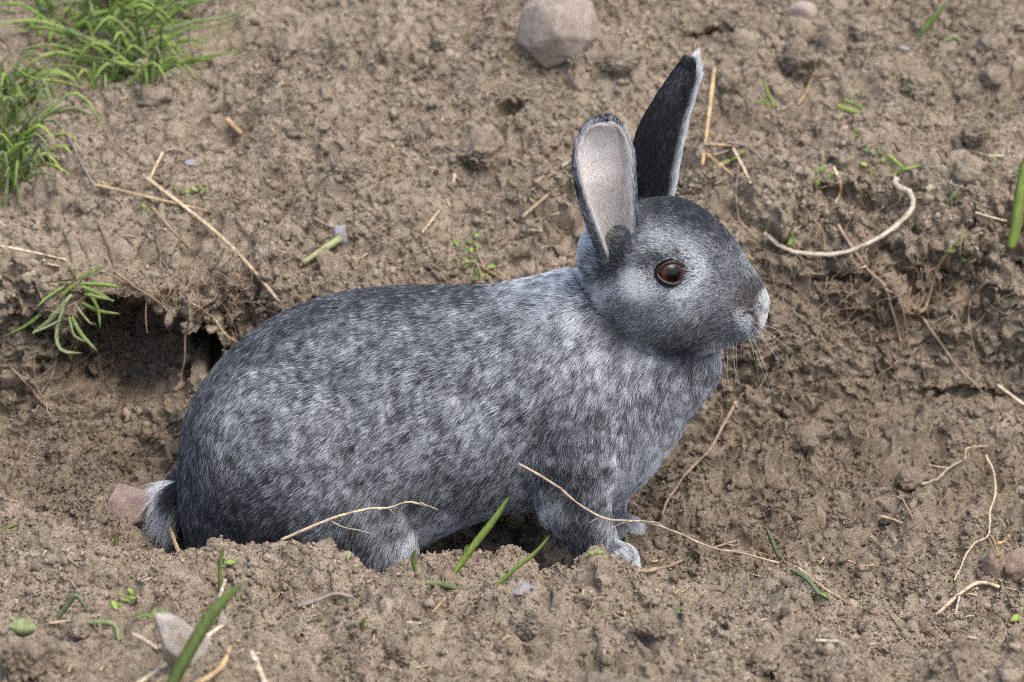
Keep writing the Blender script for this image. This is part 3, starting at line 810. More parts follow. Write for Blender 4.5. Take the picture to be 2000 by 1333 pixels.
    L = np.where(er == 2, .0048, L); L = np.where(er == 3, np.where(far & (s > .8), .0035, .0062), L)
    rimw = np.clip((np.abs(a) - .62) / .3, 0, 1) + np.clip((s - .80) / .12, 0, 1) + np.clip((.40 - s) / .2, 0, 1) * .7
    L = np.where(er == 1, .0024 + .0068 * np.clip(rimw, 0, 1), L)
    L = np.where(far & (er >= 2) & (a < -.82) & (s < .75), .0075, L)
    L = L * (.75 + .45 * rng.random(n))
    # how far hairs stand off the skin
    up = np.full(n, .42); up = np.where(facew > .5, .40, up); up = np.where(tail, 1.3, up); up = np.where(er >= 1, .45, up)
    up = np.where(isb & (belly > .3), .55, up)
    up = up + rng.normal(0, .08, n)
    tl = np.where(tail)[0]
    D[tl] = D[tl] * .4 + np.array([-.3, -.15, -.35]) + rng.normal(0, .25, (len(tl), 3))
    # strand points
    K = 5; tt = np.linspace(0, 1, K)
    grav = np.array([0, 0, -.12])
    PT = np.empty((n, K, 3), np.float32)
    for i, t in enumerate(tt):
        PT[:, i] = P - NN * .0004 + L[:, None] * (NN * (up * (t - .45 * t * t))[:, None] + D * (.72 * t + .28 * t * t) + grav * t * t * isb[:, None]) - base
    # colour
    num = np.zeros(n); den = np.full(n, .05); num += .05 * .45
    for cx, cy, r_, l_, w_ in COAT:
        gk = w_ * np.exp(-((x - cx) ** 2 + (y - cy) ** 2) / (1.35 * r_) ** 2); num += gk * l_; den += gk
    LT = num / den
    # streaky mottling across the lay of the coat
    gx = P[:, 0] + .35 * P[:, 2]; gz = P[:, 2] - .25 * P[:, 0]
    W3 = np.stack([gx / .0026, P[:, 1] / .007, gz / .0056], 1)
    W3 = W3 + .8 * np.stack([hf[:, 0], hf[:, 1], hf[:, 2]], 1)
    mot = .85 * noise3(W3, 21) + .8 * noise3(W3 * 1.9, 22) + .22 * noise3(W3 * .4, 23)
    bodyw = np.clip(1 - facew * 1.2, 0, 1) * isb
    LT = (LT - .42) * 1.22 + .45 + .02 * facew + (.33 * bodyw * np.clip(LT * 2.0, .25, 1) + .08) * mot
    LT = np.where(er == 2, np.where(far, .03, .12) + .08 * mot + .5 * np.clip((np.abs(a) - .8) / .2, 0, 1) * np.where(far, 1, .5), LT)
    # silver flecks up the middle of the far ear's back, pale rim hairs, pale lining
    LT = np.where((er == 2) & far & (s > .45) & (s < .9), LT + .20 * np.exp(-((a - .0) / .35) ** 2), LT)
    LT = np.where((er == 2) & (~far) & (s < .35), .45 + .2 * mot, LT)
    wr = far & (er >= 2) & (a < -.70) & (s < .75)
    LT = np.where(er == 3, np.where(far & (s > .78), .35, .8), LT)
    LT = np.where(wr & (er == 2), np.clip((-a - .70) / .2, 0, 1) * .9 + .05, LT)
    LT = np.where(er == 1, 1.15, LT)
    LT = np.where(tail, np.where((x < 348) | (y > 982), 1.1, .05), LT)
    LT = np.clip(LT, 0.02, 1.15)
    rnd = .75 * rng.random(n) + .25 * np.clip(.5 + .75 * noise3(P / .0016, 41), 0, 1)
    rnd = np.clip((rnd - .12) / .76, 0, 1)
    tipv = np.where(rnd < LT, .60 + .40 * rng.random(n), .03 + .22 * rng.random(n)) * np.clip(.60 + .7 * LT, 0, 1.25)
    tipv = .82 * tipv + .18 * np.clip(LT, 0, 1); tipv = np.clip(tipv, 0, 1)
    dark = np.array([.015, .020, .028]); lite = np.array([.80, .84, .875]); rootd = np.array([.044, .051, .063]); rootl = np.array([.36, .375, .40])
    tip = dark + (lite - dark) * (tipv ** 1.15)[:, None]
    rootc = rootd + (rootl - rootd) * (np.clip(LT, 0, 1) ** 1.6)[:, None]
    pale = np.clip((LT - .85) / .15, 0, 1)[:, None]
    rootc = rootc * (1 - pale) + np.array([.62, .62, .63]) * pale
    # brownish hairs on the nose bridge, ear bases and ear backs
    br = np.exp(-((x - 1462) ** 2 + (y - 582) ** 2) / 22 ** 2) + .8 * np.exp(-((x - 1482) ** 2 + (y - 625) ** 2) / 9 ** 2) + .5 * np.exp(-((x - 1205) ** 2 + (y - 470) ** 2) / 20 ** 2) + .25 * ((er == 2) | ((er == 1) & (np.abs(a) > .7)))
    br = np.clip(br, 0, 1)[:, None] * isb.astype(float)[:, None] + .3 * ((er == 1)[:, None])
    tip = tip * (1 + br * np.array([.35, .10, -.12])); rootc = rootc * (1 + br * np.array([.45, .12, -.15]))
    dk = np.where((er == 2), np.where(LT < .3, .55, 1.0), 1.0)[:, None]; tip = tip * dk; rootc = rootc * dk
    wt = (tail & (LT > .8))[:, None]; tip = np.where(wt, .90, tip); rootc = np.where(wt, .80, rootc)
    hc = bpy.data.hair_curves.new("fur"); hc.add_curves([K] * n)
    hc.attributes["position"].data.foreach_set("vector", PT.ravel())
    rad_ = hc.attributes.get("radius") or hc.attributes.new("radius", 'FLOAT', 'POINT')
    rr = np.where(isb, 1 - .35 * facew, .62)[:, None] * np.array([.000108, .000108, .000095, .00007, .000025])[None, :]
    rad_.data.foreach_set("value", rr.astype(np.float32).ravel())
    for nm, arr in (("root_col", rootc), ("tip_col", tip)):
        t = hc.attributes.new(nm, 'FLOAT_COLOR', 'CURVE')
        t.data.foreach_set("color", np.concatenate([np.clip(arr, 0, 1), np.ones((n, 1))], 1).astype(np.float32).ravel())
    hc.materials.append(mat_fur())
    fo = bpy.data.objects.new("fur", hc); COL.objects.link(fo); fo.parent = root
    build_face(root, base, surf)
    return root

def uv_ball(R, nu=48, nv=32, cap=math.pi):
    V, F = [], []
    for i in range(nv + 1):
        p = cap * i / nv
        for j in range(nu):
            q = 2 * math.pi * j / nu
            V.append((R * math.sin(p) * math.cos(q), R * math.sin(p) * math.sin(q), R * math.cos(p)))
    for i in range(nv):
        for j in range(nu):
            F.append((i * nu + j, (i + 1) * nu + j, (i + 1) * nu + (j + 1) % nu, i * nu + (j + 1) % nu))
    return np.array(V), np.array(F)

def build_eye(root, base, ec, R, gaze):
    M = Vector(gaze).to_track_quat('Z', 'Y').to_matrix().to_4x4()
    k = NT("eye_ball"); co = k.objco()
    sp = k.n("ShaderNodeSeparateXYZ"); k.l(co, sp.inputs[0])
    le = k.n("ShaderNodeVectorMath", operation='LENGTH'); cb = k.n("ShaderNodeCombineXYZ"); k.l(sp.outputs[0], cb.inputs[0]); k.l(sp.outputs[1], cb.inputs[1]); k.l(cb.outputs[0], le.inputs[0])
    mu = k.n("ShaderNodeMath", operation='MULTIPLY'); k.l(le.outputs['Value'], mu.inputs[0]); mu.inputs[1].default_value = 1 / R
    c = k.ramp(mu.outputs[0], [(.0, (.001, .001, .0015)), (.42, (.001, .001, .0015)), (.46, (.016, .005, .002)), (.62, (.060, .017, .005)), (.72, (.034, .010, .004)), (.79, (.004, .003, .002)), (1, (.008, .005, .004))])
    nz = k.noise(co, 600, 4, .6)
    c = k.mix(.5, c, k.mix(1.0, c, k.ramp(nz, [(.3, .55), (.7, 1.5)]), 'MULTIPLY'))
    k.l(c, k.b.inputs['Base Color']); k.b.inputs['Roughness'].default_value = .05; k.b.inputs['Specular IOR Level'].default_value = .32
    k.b.inputs['Coat Weight'].default_value = 0.0; k.b.inputs['Coat Roughness'].default_value = .02
    V, F = uv_ball(R)
    e = obj("eye", mesh_np("eye", V, F), k.m, root)
    e.matrix_local = Matrix.Translation(Vector(ec - base)) @ M
    e["label"] = "amber brown eye with dark round pupil"
    # eyelid: almond rim hugging the ball
    lid = simple("eyelid", (.020, .012, .010), (.042, .024, .019), 300, .45, .3, 1500, .4)
    x2 = Vector(gaze).cross(Vector((0, 0, 1))).normalized() * -1.0     # towards the nose in the picture
    if x2.x < 0: x2 = -x2
    z2 = x2.cross(Vector(gaze)).normalized()
    if z2.z < 0: z2 = -z2
    n, m = 64, 8; Vv, Ff = [], []
    for i in range(n):
        q = 2 * math.pi * i / n
        cx, cz = math.cos(q), math.sin(q)
        ax = .0090 * cx + (.0016 if cx > .0 else 0) * max(0, cx) ** 6
        az = (.0070 if cz > 0 else .0060) * cz * (1 - .18 * abs(cx) ** 3) - .0022 * max(0, cx) ** 4 + .0006 * max(0, -cx)
        d = x2 * ax + z2 * az
        r = math.sqrt(ax * ax + az * az)
        depth = math.sqrt(max(R * R - r * r, 1e-8))
        pc = d + Vector(gaze) * (depth + .0002)
        outw = pc.normalized(); side = d.normalized()
        for j in range(m):
            f = 2 * math.pi * j / m
            tr = .0010 + .0006 * (max(0, cz) + .6 * max(0, cx) ** 4)
            p = pc + side * math.cos(f) * tr + outw * math.sin(f) * tr * .9
            Vv.append(p[:])
    for i in range(n):
        for j in range(m):
            Ff.append((i * m + j, ((i + 1) % n) * m + j, ((i + 1) % n) * m + (j + 1) % m, i * m + (j + 1) % m))
    lo = obj("eyelid", mesh_np("eyelid", np.array(Vv), np.array(Ff)), lid, root)
    lo.location = Vector(ec - base)

def build_face(root, base, surf):
    # nostril slit
    M = simple("nostril_skin", (.05, .028, .024), (.09, .050, .044), 300, .5, .2)
    pts = [surf(*p)[0] + np.array([0, -.0012, .0003]) for p in ((1452, 612), (1457, 608), (1463, 607), (1469, 609), (1473, 613))]
    V, F = tube_np(pts, [.0003, .0007, .0009, .0008, .0003], 8)
    obj("nostril", mesh_np("nostril", V - base, F), M, root)
    # whiskers
    g = np.random.default_rng(5)
    spec = []
    for i in range(13): spec.append(((1455 + g.uniform(-14, 30), 636 + g.uniform(-10, 12)), (g.uniform(.15, 1.0), g.uniform(-1.0, .05)), g.uniform(.022, .050), 0))
    for i in range(7): spec.append(((1420 + g.uniform(-40, 20), 668 + g.uniform(-12, 6)), (g.uniform(-.35, .35), -1), g.uniform(.022, .034), 0))
    for i in range(6): spec.append(((1468 + g.uniform(-10, 15), 560 + g.uniform(-25, 40)), (1, g.uniform(-.25, .8)), g.uniform(.020, .030), 1))
    spec.append(((1330, 400), (.05, 1), .045, 1)); spec.append(((1400, 450), (.9, .5), .02, 1))
    P, RR, CC = [], [], []
    for (p, d, l, dk) in spec:
        s, nn = surf(*p); d = np.array(d) / np.hypot(*d)
        D = d[0] * RGT + d[1] * UPV + nn * .55; D /= np.linalg.norm(D)
        for i in range(8):
            t = i / 7
            P.append(s + D * l * t + np.array([0, 0, -1]) * .16 * l * t * t - base); RR.append(.00007 * (1 - .75 * t))
        CC.append((.05, .05, .055, 1) if dk else (.66, .66, .66, 1))
    hc = bpy.data.hair_curves.new("whiskers"); hc.add_curves([8] * len(spec))
    hc.attributes["position"].data.foreach_set("vector", np.array(P, np.float32).ravel())
    ra = hc.attributes.get("radius") or hc.attributes.new("radius", 'FLOAT', 'POINT')
    ra.data.foreach_set("value", np.array(RR, np.float32))
    for nm in ("root_col", "tip_col"):
        t = hc.attributes.new(nm, 'FLOAT_COLOR', 'CURVE'); t.data.foreach_set("color", np.array(CC, np.float32).ravel())
    hc.materials.append(bpy.data.materials["rabbit_fur"])
    w = bpy.data.objects.new("whiskers", hc); COL.objects.link(w); w.parent = root

def tube_np(pts, radii, m=6, flat=1.0):
    """closed tube along points"""
    P = np.asarray(pts, float); n = len(P); V = []
    T = np.gradient(P, axis=0); T /= np.linalg.norm(T, axis=1)[:, None] + 1e-12
    ref = np.array([0, -.5, .86]); a = np.cross(T[0], ref)
    if np.linalg.norm(a) < .1: a = np.cross(T[0], [1, 0, 0])
    a /= np.linalg.norm(a)
    for i in range(n):
        a = a - T[i] * (a @ T[i]); a /= np.linalg.norm(a) + 1e-12; b = np.cross(T[i], a)
        for j in range(m):
            q = 2 * math.pi * j / m
            V.append(P[i] + radii[i] * (a * math.cos(q) + b * math.sin(q) * flat))
    F = [(i * m + j, i * m + (j + 1) % m, (i + 1) * m + (j + 1) % m, (i + 1) * m + j) for i in range(n - 1) for j in range(m)]
    V += [P[0], P[-1]]; c0, c1 = n * m, n * m + 1
    F += [(c0, (j + 1) % m, j, c0) for j in range(0)]
    # caps as quads pairing rim edges
    for j in range(0, m, 2):
        F.append((c0, (j + 2) % m, (j + 1) % m, j)); k = (n - 1) * m
        F.append((c1, k + j, k + (j + 1) % m, k + (j + 2) % m))
    return np.array(V), np.array(F)

RABBIT = build_rabbit()
# ------------------------------------------------------------------ things lying on the ground
def lay(pts, lift=.0015, stiff=False, n=22, Ys=None):
    """3D points along a photo polyline, resting on the ground (or at given world Y)"""
    A = spline(np.array(pts, float)[:, :2], n)
    if Ys is not None:
        yy = np.interp(np.linspace(0, 1, n), np.linspace(0, 1, len(Ys)), Ys)
        return np.array([at(a[0], a[1], y) for a, y in zip(A, yy)])
    D = np.array([ray(a[0], a[1]) for a in A]); t = np.array([np.linalg.norm(hit(a[0], a[1])[0] - CAM) for a in A])
    if stiff:
        lin = np.linspace(t[0], t[-1], n); lin -= min(.02, max(0, np.percentile(lin - t, 85)))
        t = lin
    else:
        ts = t.copy()
        for _ in range(6): ts = np.convolve(np.pad(ts, 1, 'edge'), [.25, .5, .25], 'valid')
        t = np.minimum(ts, t); t = np.minimum(t, np.minimum(np.roll(t, 1) + 1e9 * (np.arange(n) == 0), np.roll(t, -1) + 1e9 * (np.arange(n) == n - 1)))
        for _ in range(3): t = np.convolve(np.pad(t, 1, 'edge'), [.25, .5, .25], 'valid')
    return CAM + D * (t - lift)[:, None]

def place_tube(name, mat, P, r0, r1=None, wob=.15, m=6, parent=None, origin=None, flat=1.0):
    n = len(P); r1 = r0 if r1 is None else r1
    g = np.random.default_rng(int(abs(P[0, 0]) * 1e5) % 9999)
    rad = np.linspace(r0, r1, n) * (1 + wob * g.normal(0, 1, n)); rad = np.maximum(rad, r0 * .25)
    V, F = tube_np(P, rad, m, flat)
    o_ = P[0] if origin is None else origin
    o = obj(name, mesh_np(name, V - o_, F), mat, parent)
    if parent is None: o.location = o_
    return o

def blade_np(P, w, fold=.35, side=None):
    """grass blade ribbon: V-folded, tapering to the tip"""
    P = np.asarray(P, float); n = len(P)
    T = np.gradient(P, axis=0); T /= np.linalg.norm(T, axis=1)[:, None] + 1e-12
    V = []
    for i in range(n):
        t = i / (n - 1)
        s = np.cross(T[i], FWD) if side is None else np.cross(T[i], side)
        s /= np.linalg.norm(s) + 1e-9; u = np.cross(s, T[i])
        ww = w * .46 * min(1, .75 + 1.5 * t) * (1 - max(0, (t - .35) / .65) ** 2.8) + .0001
        V += [P[i] - s * ww - u * fold * ww, P[i], P[i] + s * ww - u * fold * ww, P[i] - u * .0003]
    F = []
    for i in range(n - 1):
        a, b = i * 4, i * 4 + 4
        F += [(a, a + 1, b + 1, b), (a + 1, a + 2, b + 2, b + 1), (a, b, b + 3, a + 3), (a + 3, b + 3, b + 2, a + 2)]
    return np.array(V), np.array(F)

def px_m(px, P):   # photo pixels to metres at the depth of P
    return px * S * ((P - CAM) @ FWD) / DIST

def blade_pts(pts, n=9, Y=None, lean=0.0, ground=True):
    """blade rooted in the ground at pts[0]; the rest of the photo polyline keeps near the root's depth (lean m nearer at the tip)"""
    p0 = hit(*pts[0])[0] if Y is None else at(pts[0][0], pts[0][1], Y)
    A = spline(np.array(pts, float), n); y0 = p0[1]
    return np.array([at(a[0], a[1], y0 - lean * i / (n - 1)) for i, a in enumerate(A)])

def blade(name, pts, wpx, mat, label=None, cat=None, parent=None, origin=None, lean=.004, Y=None, flatl=False, fold=.35, group=None):
    P = lay(pts, .002, n=9) if flatl else blade_pts(pts, Y=Y, lean=lean)
    V, F = blade_np(P, px_m(wpx, P[0]), fold)
    o_ = P[0] if origin is None else origin
    o = obj(name, mesh_np(name, V - o_, F), mat, parent)
    if parent is None: o.location = o_
    if label: tag(o, label, cat or "grass blade", group)
    return o

# ---- stones
def angular(name, seed, npts=13, rough=.035):
    """broken stone: convex hull of scattered points, edges softened by fine relief"""
    import bmesh
    g = np.random.default_rng(seed); q = g.normal(size=(npts, 3)); q /= np.linalg.norm(q, axis=1)[:, None]
    bm = bmesh.new()
    for p in q * g.uniform(.88, 1.0, (npts, 1)): bm.verts.new(p)
    r = bmesh.ops.convex_hull(bm, input=bm.verts)
    bmesh.ops.delete(bm, geom=[v for v in bm.verts if not v.link_faces], context='VERTS')
    bmesh.ops.triangulate(bm, faces=bm.faces[:])
    for _ in range(2): bmesh.ops.subdivide_edges(bm, edges=bm.edges[:], cuts=3, use_grid_fill=True)
    for _ in range(2): bmesh.ops.smooth_vert(bm, verts=bm.verts[:], factor=.5, use_axis_x=True, use_axis_y=True, use_axis_z=True)
    bmesh.ops.triangulate(bm, faces=bm.faces[:])
    bm.verts.index_update()
    V = np.array([v.co[:] for v in bm.verts]); F = np.array([[v.index for v in f.verts] for f in bm.faces]); bm.free()
    n = rough * (1.2 * noise3(V * 2 + seed, seed) + .7 * noise3(V * 5 + seed, seed + 1) + .45 * noise3(V * 12, seed + 2) + .25 * noise3(V * 25, seed + 3))
    return mesh_np(name, V * (1 + n)[:, None], F)

def stone(name, px, py, rx, ry, rz, mat, label, seed, cuts=6, amp=.16, sink=.35, rot=(0, 0, 0), cat="stone", fine=.25, group=None, Y=None, lift=.1, sub=4, hull=0):
    p, n = hit(px, py)
    if Y is not None: p = at(px, py, Y)
    k = px_m(1, p)
    me = angular(name, seed, hull) if hull else lump(name, seed, sub, amp, 1.0, 1.0, 1.2, cuts, fine)
    me.transform(Matrix.Diagonal((rx * k, ry * k, rz * k, 1)))
    me.transform((Matrix.Rotation(rot[2], 4, 'Z') @ Matrix.Rotation(rot[1], 4, 'Y') @ Matrix.Rotation(rot[0], 4, 'X')))
    o = obj(name, me, mat)
    o.location = p + n * (lift * min(rx, ry, rz) * k)
    tag(o, label, cat, group)
    return o

def stone_mat(name, a, b, c, scale=90):
    k = NT(name); p = k.objco()
    col = k.ramp(k.noise(p, scale, 7, .7), [(.25, a), (.5, b), (.75, c)])
    dirt = k.ramp(k.noise(p, 55, 7, .75), [(.48, 0.0), (.66, .9)])
    col = k.mix(dirt, col, (.27, .205, .15))
    col = k.mix(1.0, col, k.ramp(k.noise(p, 1200, 2, .5), [(.3, .75), (.5, 1), (.75, 1.2)]), 'MULTIPLY')
    k.l(col, k.b.inputs['Base Color']); k.b.inputs['Roughness'].default_value = .85; k.b.inputs['Specular IOR Level'].default_value = .25
    k.bump(k.noise(p, 350, 7, .75), .8, .0022)
    return k.m
M_PINK = stone_mat("pink_granite", (.27, .215, .18), (.37, .305, .26), (.46, .395, .34))
M_RED = stone_mat("red_granite", (.17, .115, .10), (.28, .20, .175), (.38, .30, .27), 140)
M_PALE = stone_mat("pale_limestone", (.36, .31, .255), (.46, .41, .345), (.56, .51, .44))
M_GREY = stone_mat("grey_pebble", (.20, .20, .21), (.30, .30, .31), (.40, .39, .39))
M_DARK = stone_mat("dark_pebble", (.07, .06, .055), (.11, .095, .085), (.17, .145, .12))

stone("boulder", 1092, 56, 90, 66, 94, M_PINK, "large smooth pinkish grey stone half buried at the top of the bank", 3, 7, .07, rot=(.3, .15, .2), lift=.45, hull=24)
stone("pebble", 1568, 27, 33, 28, 26, M_PINK, "small rounded pinkish pebble on the upper bank among clods", 5, 3, .08, fine=.05)
stone("rock", 248, 1006, 74, 50, 84, M_RED, "angular reddish rock behind the rabbit's white tail", 8, 11, .12, rot=(.2, .5, .3), fine=.48, lift=0, Y=-.004, hull=9)
stone("stone", 362, 1296, 84, 62, 96, M_PALE, "pale flat-faced stone in the foreground under the crossing straws", 9, 10, .10, rot=(.2, -.3, .2), hull=14, lift=.8)
stone("pebble", 1022, 1154, 23, 20, 18, M_GREY, "small grey pebble on the near ridge below the rabbit's chest", 12, 6, .18, hull=12)
stone("pebble", 1763, 98, 15, 10, 11, M_GREY, "tiny bluish grey flake of stone at the upper right", 13, 6, .1, hull=12)
stone("pebble", 572, 261, 17, 13, 10, M_DARK, "dark oval pebble on the bank above the rabbit's rump", 14, 3, .1)
stone("pebble", 374, 322, 15, 12, 13, M_GREY, "grey white chip of stone above the long crossing straws", 15, 6, .2, hull=12)
stone("pebble", 431, 291, 14, 11, 10, M_RED, "reddish brown pebble in the small hollow beside a snapped straw", 16, 2, .1)
stone("pebble", 665, 462, 20, 14, 28, M_GREY, "grey pebble at the green end of the pale stalk", 17, 4, .15, hull=12)
stone("pebble", 405, 1257, 13, 11, 12, M_PALE, "tiny tan pebble at the foot of the pale foreground stone", 18, 3, .15)

# ---- clods of earth
CLODS = [(1448, 90, 36, 30, 38, "rounded clod of earth below the dark hollow at the top"), (1553, 66, 42, 34, 30, "broad clod of earth under the small pink pebble"),
 (1556, 118, 56, 40, 42, "largest crumbly clod on the upper right bank"), (1626, 96, 34, 28, 32, "clod of earth with a dark side, right of the largest clod"),
 (1846, 97, 27, 20, 18, "small clod beside the curled leaf at the upper right"), (1937, 155, 30, 26, 30, "pale clod beside the thin weed at the upper right"),
 (1893, 345, 36, 30, 40, "pale upright clod above the tall green shoot's left"), (1785, 172, 48, 34, 36, "dark sided clod under the cut green stalk"),
 (1905, 263, 48, 26, 24, "smooth oblong clod like a stone near the right edge"), (740, 152, 26, 22, 22, "dark round clod alone on the bare slope"),
 (640, 525, 32, 26, 42, "upright clod of earth just above the rabbit's back"), (1372, 1090, 44, 34, 36, "damp clod of earth in front of the rabbit's paw"),
 (1048, 1226, 50, 36, 34, "wide blurred clod on the near ridge, below the grey pebble"), (1292, 1222, 50, 30, 28, "dark crusted clod on the near ridge below the front paw"),
 (48, 1296, 84, 50, 52, "big blurred clod in the lower left corner"), (1940, 95, 34, 26, 28, "brown clod at the upper right corner"), (1690, 60, 40, 30, 26, "low clod right of the pink pebble"),
 (930, 300, 70, 44, 36, "broad cracked clod to the left of the ears"), (1430, 165, 34, 26, 22, "low clod beside the upright straw"), (690, 330, 40, 30, 26, "weathered clod on the slope above the rabbit's back"),
 (165, 1230, 40, 28, 24, "low clod beside the broken bluish blade"), (1640, 1010, 46, 34, 30, "damp clod on the trench floor right of the paws"), (1775, 940, 36, 28, 24, "small damp clod left of the forked yellowish shoot"),
 (1570, 860, 34, 28, 24, "damp clod below the hanging double root"), (1880, 180, 26, 22, 20, "small pale clod right of the cut green stalk"), (300, 190, 36, 28, 22, "crumbly clod below the large grass tuft"),
 (560, 100, 44, 30, 26, "weathered clod right of the large grass tuft"), (870, 95, 50, 34, 26, "low clod left of the large pink stone"), (1210, 120, 40, 28, 24, "low clod below the large pink stone"),
 (1480, 1290, 60, 40, 34, "broad blurred clod at the bottom edge right of centre"), (780, 1280, 54, 36, 28, "low blurred clod at the bottom edge left of centre"), (1750, 1290, 50, 34, 30, "blurred clod at the bottom right")]
for i, (x, y, a, b, c, lab) in enumerate(CLODS):
    o = stone("soil_clod", x, y, a, b, c, M_CLOD, lab, 60 + i, 5, .22, rot=(.2 * (i % 3), .1 * (i % 5), i), cat="soil clod", fine=.9, lift=.12, sub=5 if a > 38 else 4, group="clods of earth on the bank")
    t = o.data.attributes.new("dug", 'FLOAT', 'POINT'); dv = .45 if y > 800 and y < 1100 else .1
    t.data.foreach_set("value", np.full(len(o.data.vertices), dv, np.float32))

# ---- straws and sticks: points, radius px at start / end, material, stiff, name, label
STRAWS = [
 ([(279, 342), (440, 470), (548, 592)], 5.5, 4.5, 0, False, "straw", "long pale straw slanting down the bank towards the rabbit's rump"),
 ([(182, 360), (290, 385), (405, 412)], 4.5, 3.5, 1, False, "straw", "thin tan straw crossing under the long slanting one"),
 ([(130, 258), (160, 320), (182, 360)], 3.0, 3.0, 3, False, "straw", "bent greyish stem leading down from the left grass tuft"),
 ([(318, 298), (304, 325), (290, 356)], 3.5, 3.0, 0, True, "straw", "short straw above the top end of the long slanting one"),
 ([(298, 405), (335, 448), (378, 490)], 3.0, 3.0, 1, False, "straw", "short tan straw below the crossing pair"),
 ([(-10, 478), (60, 492), (132, 508)], 3.5, 2.5, 2, True, "straw", "thin whitish straw at the left edge above the burrow"),
 ([(1395, 134), (1384, 230), (1372, 322)], 5.0, 4.5, 1, True, "straw", "upright tan straw right of the far ear"),
 ([(1376, 281), (1412, 283), (1442, 285)], 4.0, 4.0, 1, True, "straw", "short tan straw lying behind the upright one"),
 ([(1420, 277), (1462, 287), (1492, 316)], 4.0, 3.5, 3, False, "straw", "curved grey stem right of the upright straw"),
 ([(1432, 290), (1450, 324), (1466, 358)], 4.5, 3.5, 0, True, "straw", "pale straw slanting down under the curved grey stem"),
 ([(1380, 300), (1408, 322), (1430, 342)], 2.8, 2.2, 1, True, "straw", "thin straw beside the yellowing leaf"),
 ([(1394, 303), (1425, 293)], 2.5, 2.5, 0, True, "straw", "very short straw in the litter right of the far ear"),
 ([(1098, 324), (1124, 309)], 5.5, 5.0, 2, True, "straw", "white straw end poking out left of the near ear"),
 ([(1020, 424), (1045, 402), (1069, 382)], 5.5, 4.5, 0, True, "straw", "short thick straw on the bank left of the near ear"),
 ([(1046, 355), (1062, 344)], 5.0, 3.0, 0, True, "straw", "tiny pale chip of straw above the thick short one"),
 ([(1492, 455), (1535, 488), (1585, 496), (1640, 496), (1690, 478), (1735, 453), (1772, 420), (1784, 398), (1775, 375), (1748, 362), (1752, 347)], 6.5, 8.5, 2, False, "stem", "thick curled whitish stem hooked on the bank at the right"),
 ([(1628, 325), (1642, 362), (1638, 385), (1626, 400)], 3.8, 3.0, 0, False, "straw", "short bent straw left of the curled stem's hook"),
 ([(1948, 752), (1975, 772), (2010, 798)], 4.5, 5.0, 2, True, "straw", "frayed white straw at the right edge"),
 ([(1905, 415), (1935, 424), (1966, 432)], 2.6, 2.4, 2, True, "straw", "thin white straw left of the tall green shoot"),
 ([(1890, 292), (1925, 303), (1960, 305)], 3.5, 3.0, 0, False, "straw", "pale straw below the oblong clod"),
 ([(255, 1345), (350, 1282), (437, 1219)], 8.5, 7.5, 2, True, "straw", "thick white straw across the pale foreground stone"),
 ([(380, 1340), (430, 1305), (450, 1262)], 8.0, 7.0, 1, False, "straw", "curved tan straw right of the pale foreground stone"),
 ([(490, 1272), (505, 1305), (522, 1345)], 7.5, 8.0, 2, True, "straw", "short white straw at the bottom edge"),
 ([(580, 1184), (620, 1172), (655, 1160), (690, 1167)], 7.0, 5.0, 3, False, "twig", "grey brown twig in the foreground below the rabbit's belly"),
 ([(428, 1168), (440, 1132)], 5.5, 5.0, 2, True, "straw", "short white straw stub beside the tall foreground blade"),
 ([(258, 1238), (285, 1252), (308, 1268)], 7.0, 6.0, 3, True, "straw", "grey straw left of the pale foreground stone"),
 ([(330, 1022), (342, 1060), (357, 1096)], 5.5, 4.5, 1, True, "stick", "short upright tan stick in front of the tail"),
 ([(795, 1216), (822, 1218)], 5.5, 5.0, 2, True, "straw", "tiny white straw chip in the middle foreground"),
 ([(1593, 1251), (1640, 1253)], 5.5, 4.0, 2, True, "straw", "white flake of straw in the right foreground"),
 ([(1828, 1203), (1865, 1168), (1905, 1140), (1930, 1140), (1952, 1147)], 5.0, 6.5, 0, False, "stem", "pale bent stem below the bulb"),
 ([(1874, 1165), (1866, 1200)], 3.2, 3.0, 2, True, "straw", "short side shoot hanging under the pale bent stem"),
 ([(95, 1218), (150, 1210), (195, 1202)], 3.5, 3.0, 0, True, "straw", "thin straw over the broken bluish blade"),
 ([(845, 1195), (878, 1160)], 3.2, 3.0, 1, True, "straw", "thin tan straw below the green blade by the belly"),
 ([(1720, 1008), (1745, 1015), (1762, 1022)], 3.5, 3.0, 0, True, "straw", "short straw on the damp trench floor"),
 ([(1590, 142), (1575, 180), (1558, 205)], 4.0, 3.0, 1, False, "straw", "dull straw below the largest clod"),
 ([(1460, 215), (1495, 170), (1530, 160)], 2.6, 2.2, 3, False, "straw", "thin grey stem near the short green sprout"),
 ([(443, 232), (472, 262)], 8.0, 7.0, 1, True, "straw", "snapped orange straw stub in the small hollow"),
 ([(310, 300), (345, 290), (368, 302)], 3.0, 2.5, 3, False, "straw", "thin bent grey stem by the white chip of stone"),
 ([(612, 425), (640, 440), (662, 447)], 2.5, 2.0, 3, False, "straw", "dark thin stem leading to the grey pebble"),
 ([(888, 340), (884, 370)], 5.0, 3.0, 0, True, "straw", "small pale husk on the slope left of the ears"),
 ([(825, 455), (845, 428), (858, 412)], 3.0, 2.5, 0, True, "straw", "thin straw on the slope above the rabbit's shoulders"),
]
for pts, r0, r1, mi, stiff, nm, lab in STRAWS:
    P = lay(pts, .0012 + .0006 * r0 * .33, stiff, 16)
    o = place_tube(nm, M_STRAW[mi], P, px_m(r0, P[0]) * .82, px_m(r1, P[0]) * .75, .12, 6, flat=.6)
    tag(o, lab, nm, "dry straws and stems on the soil")

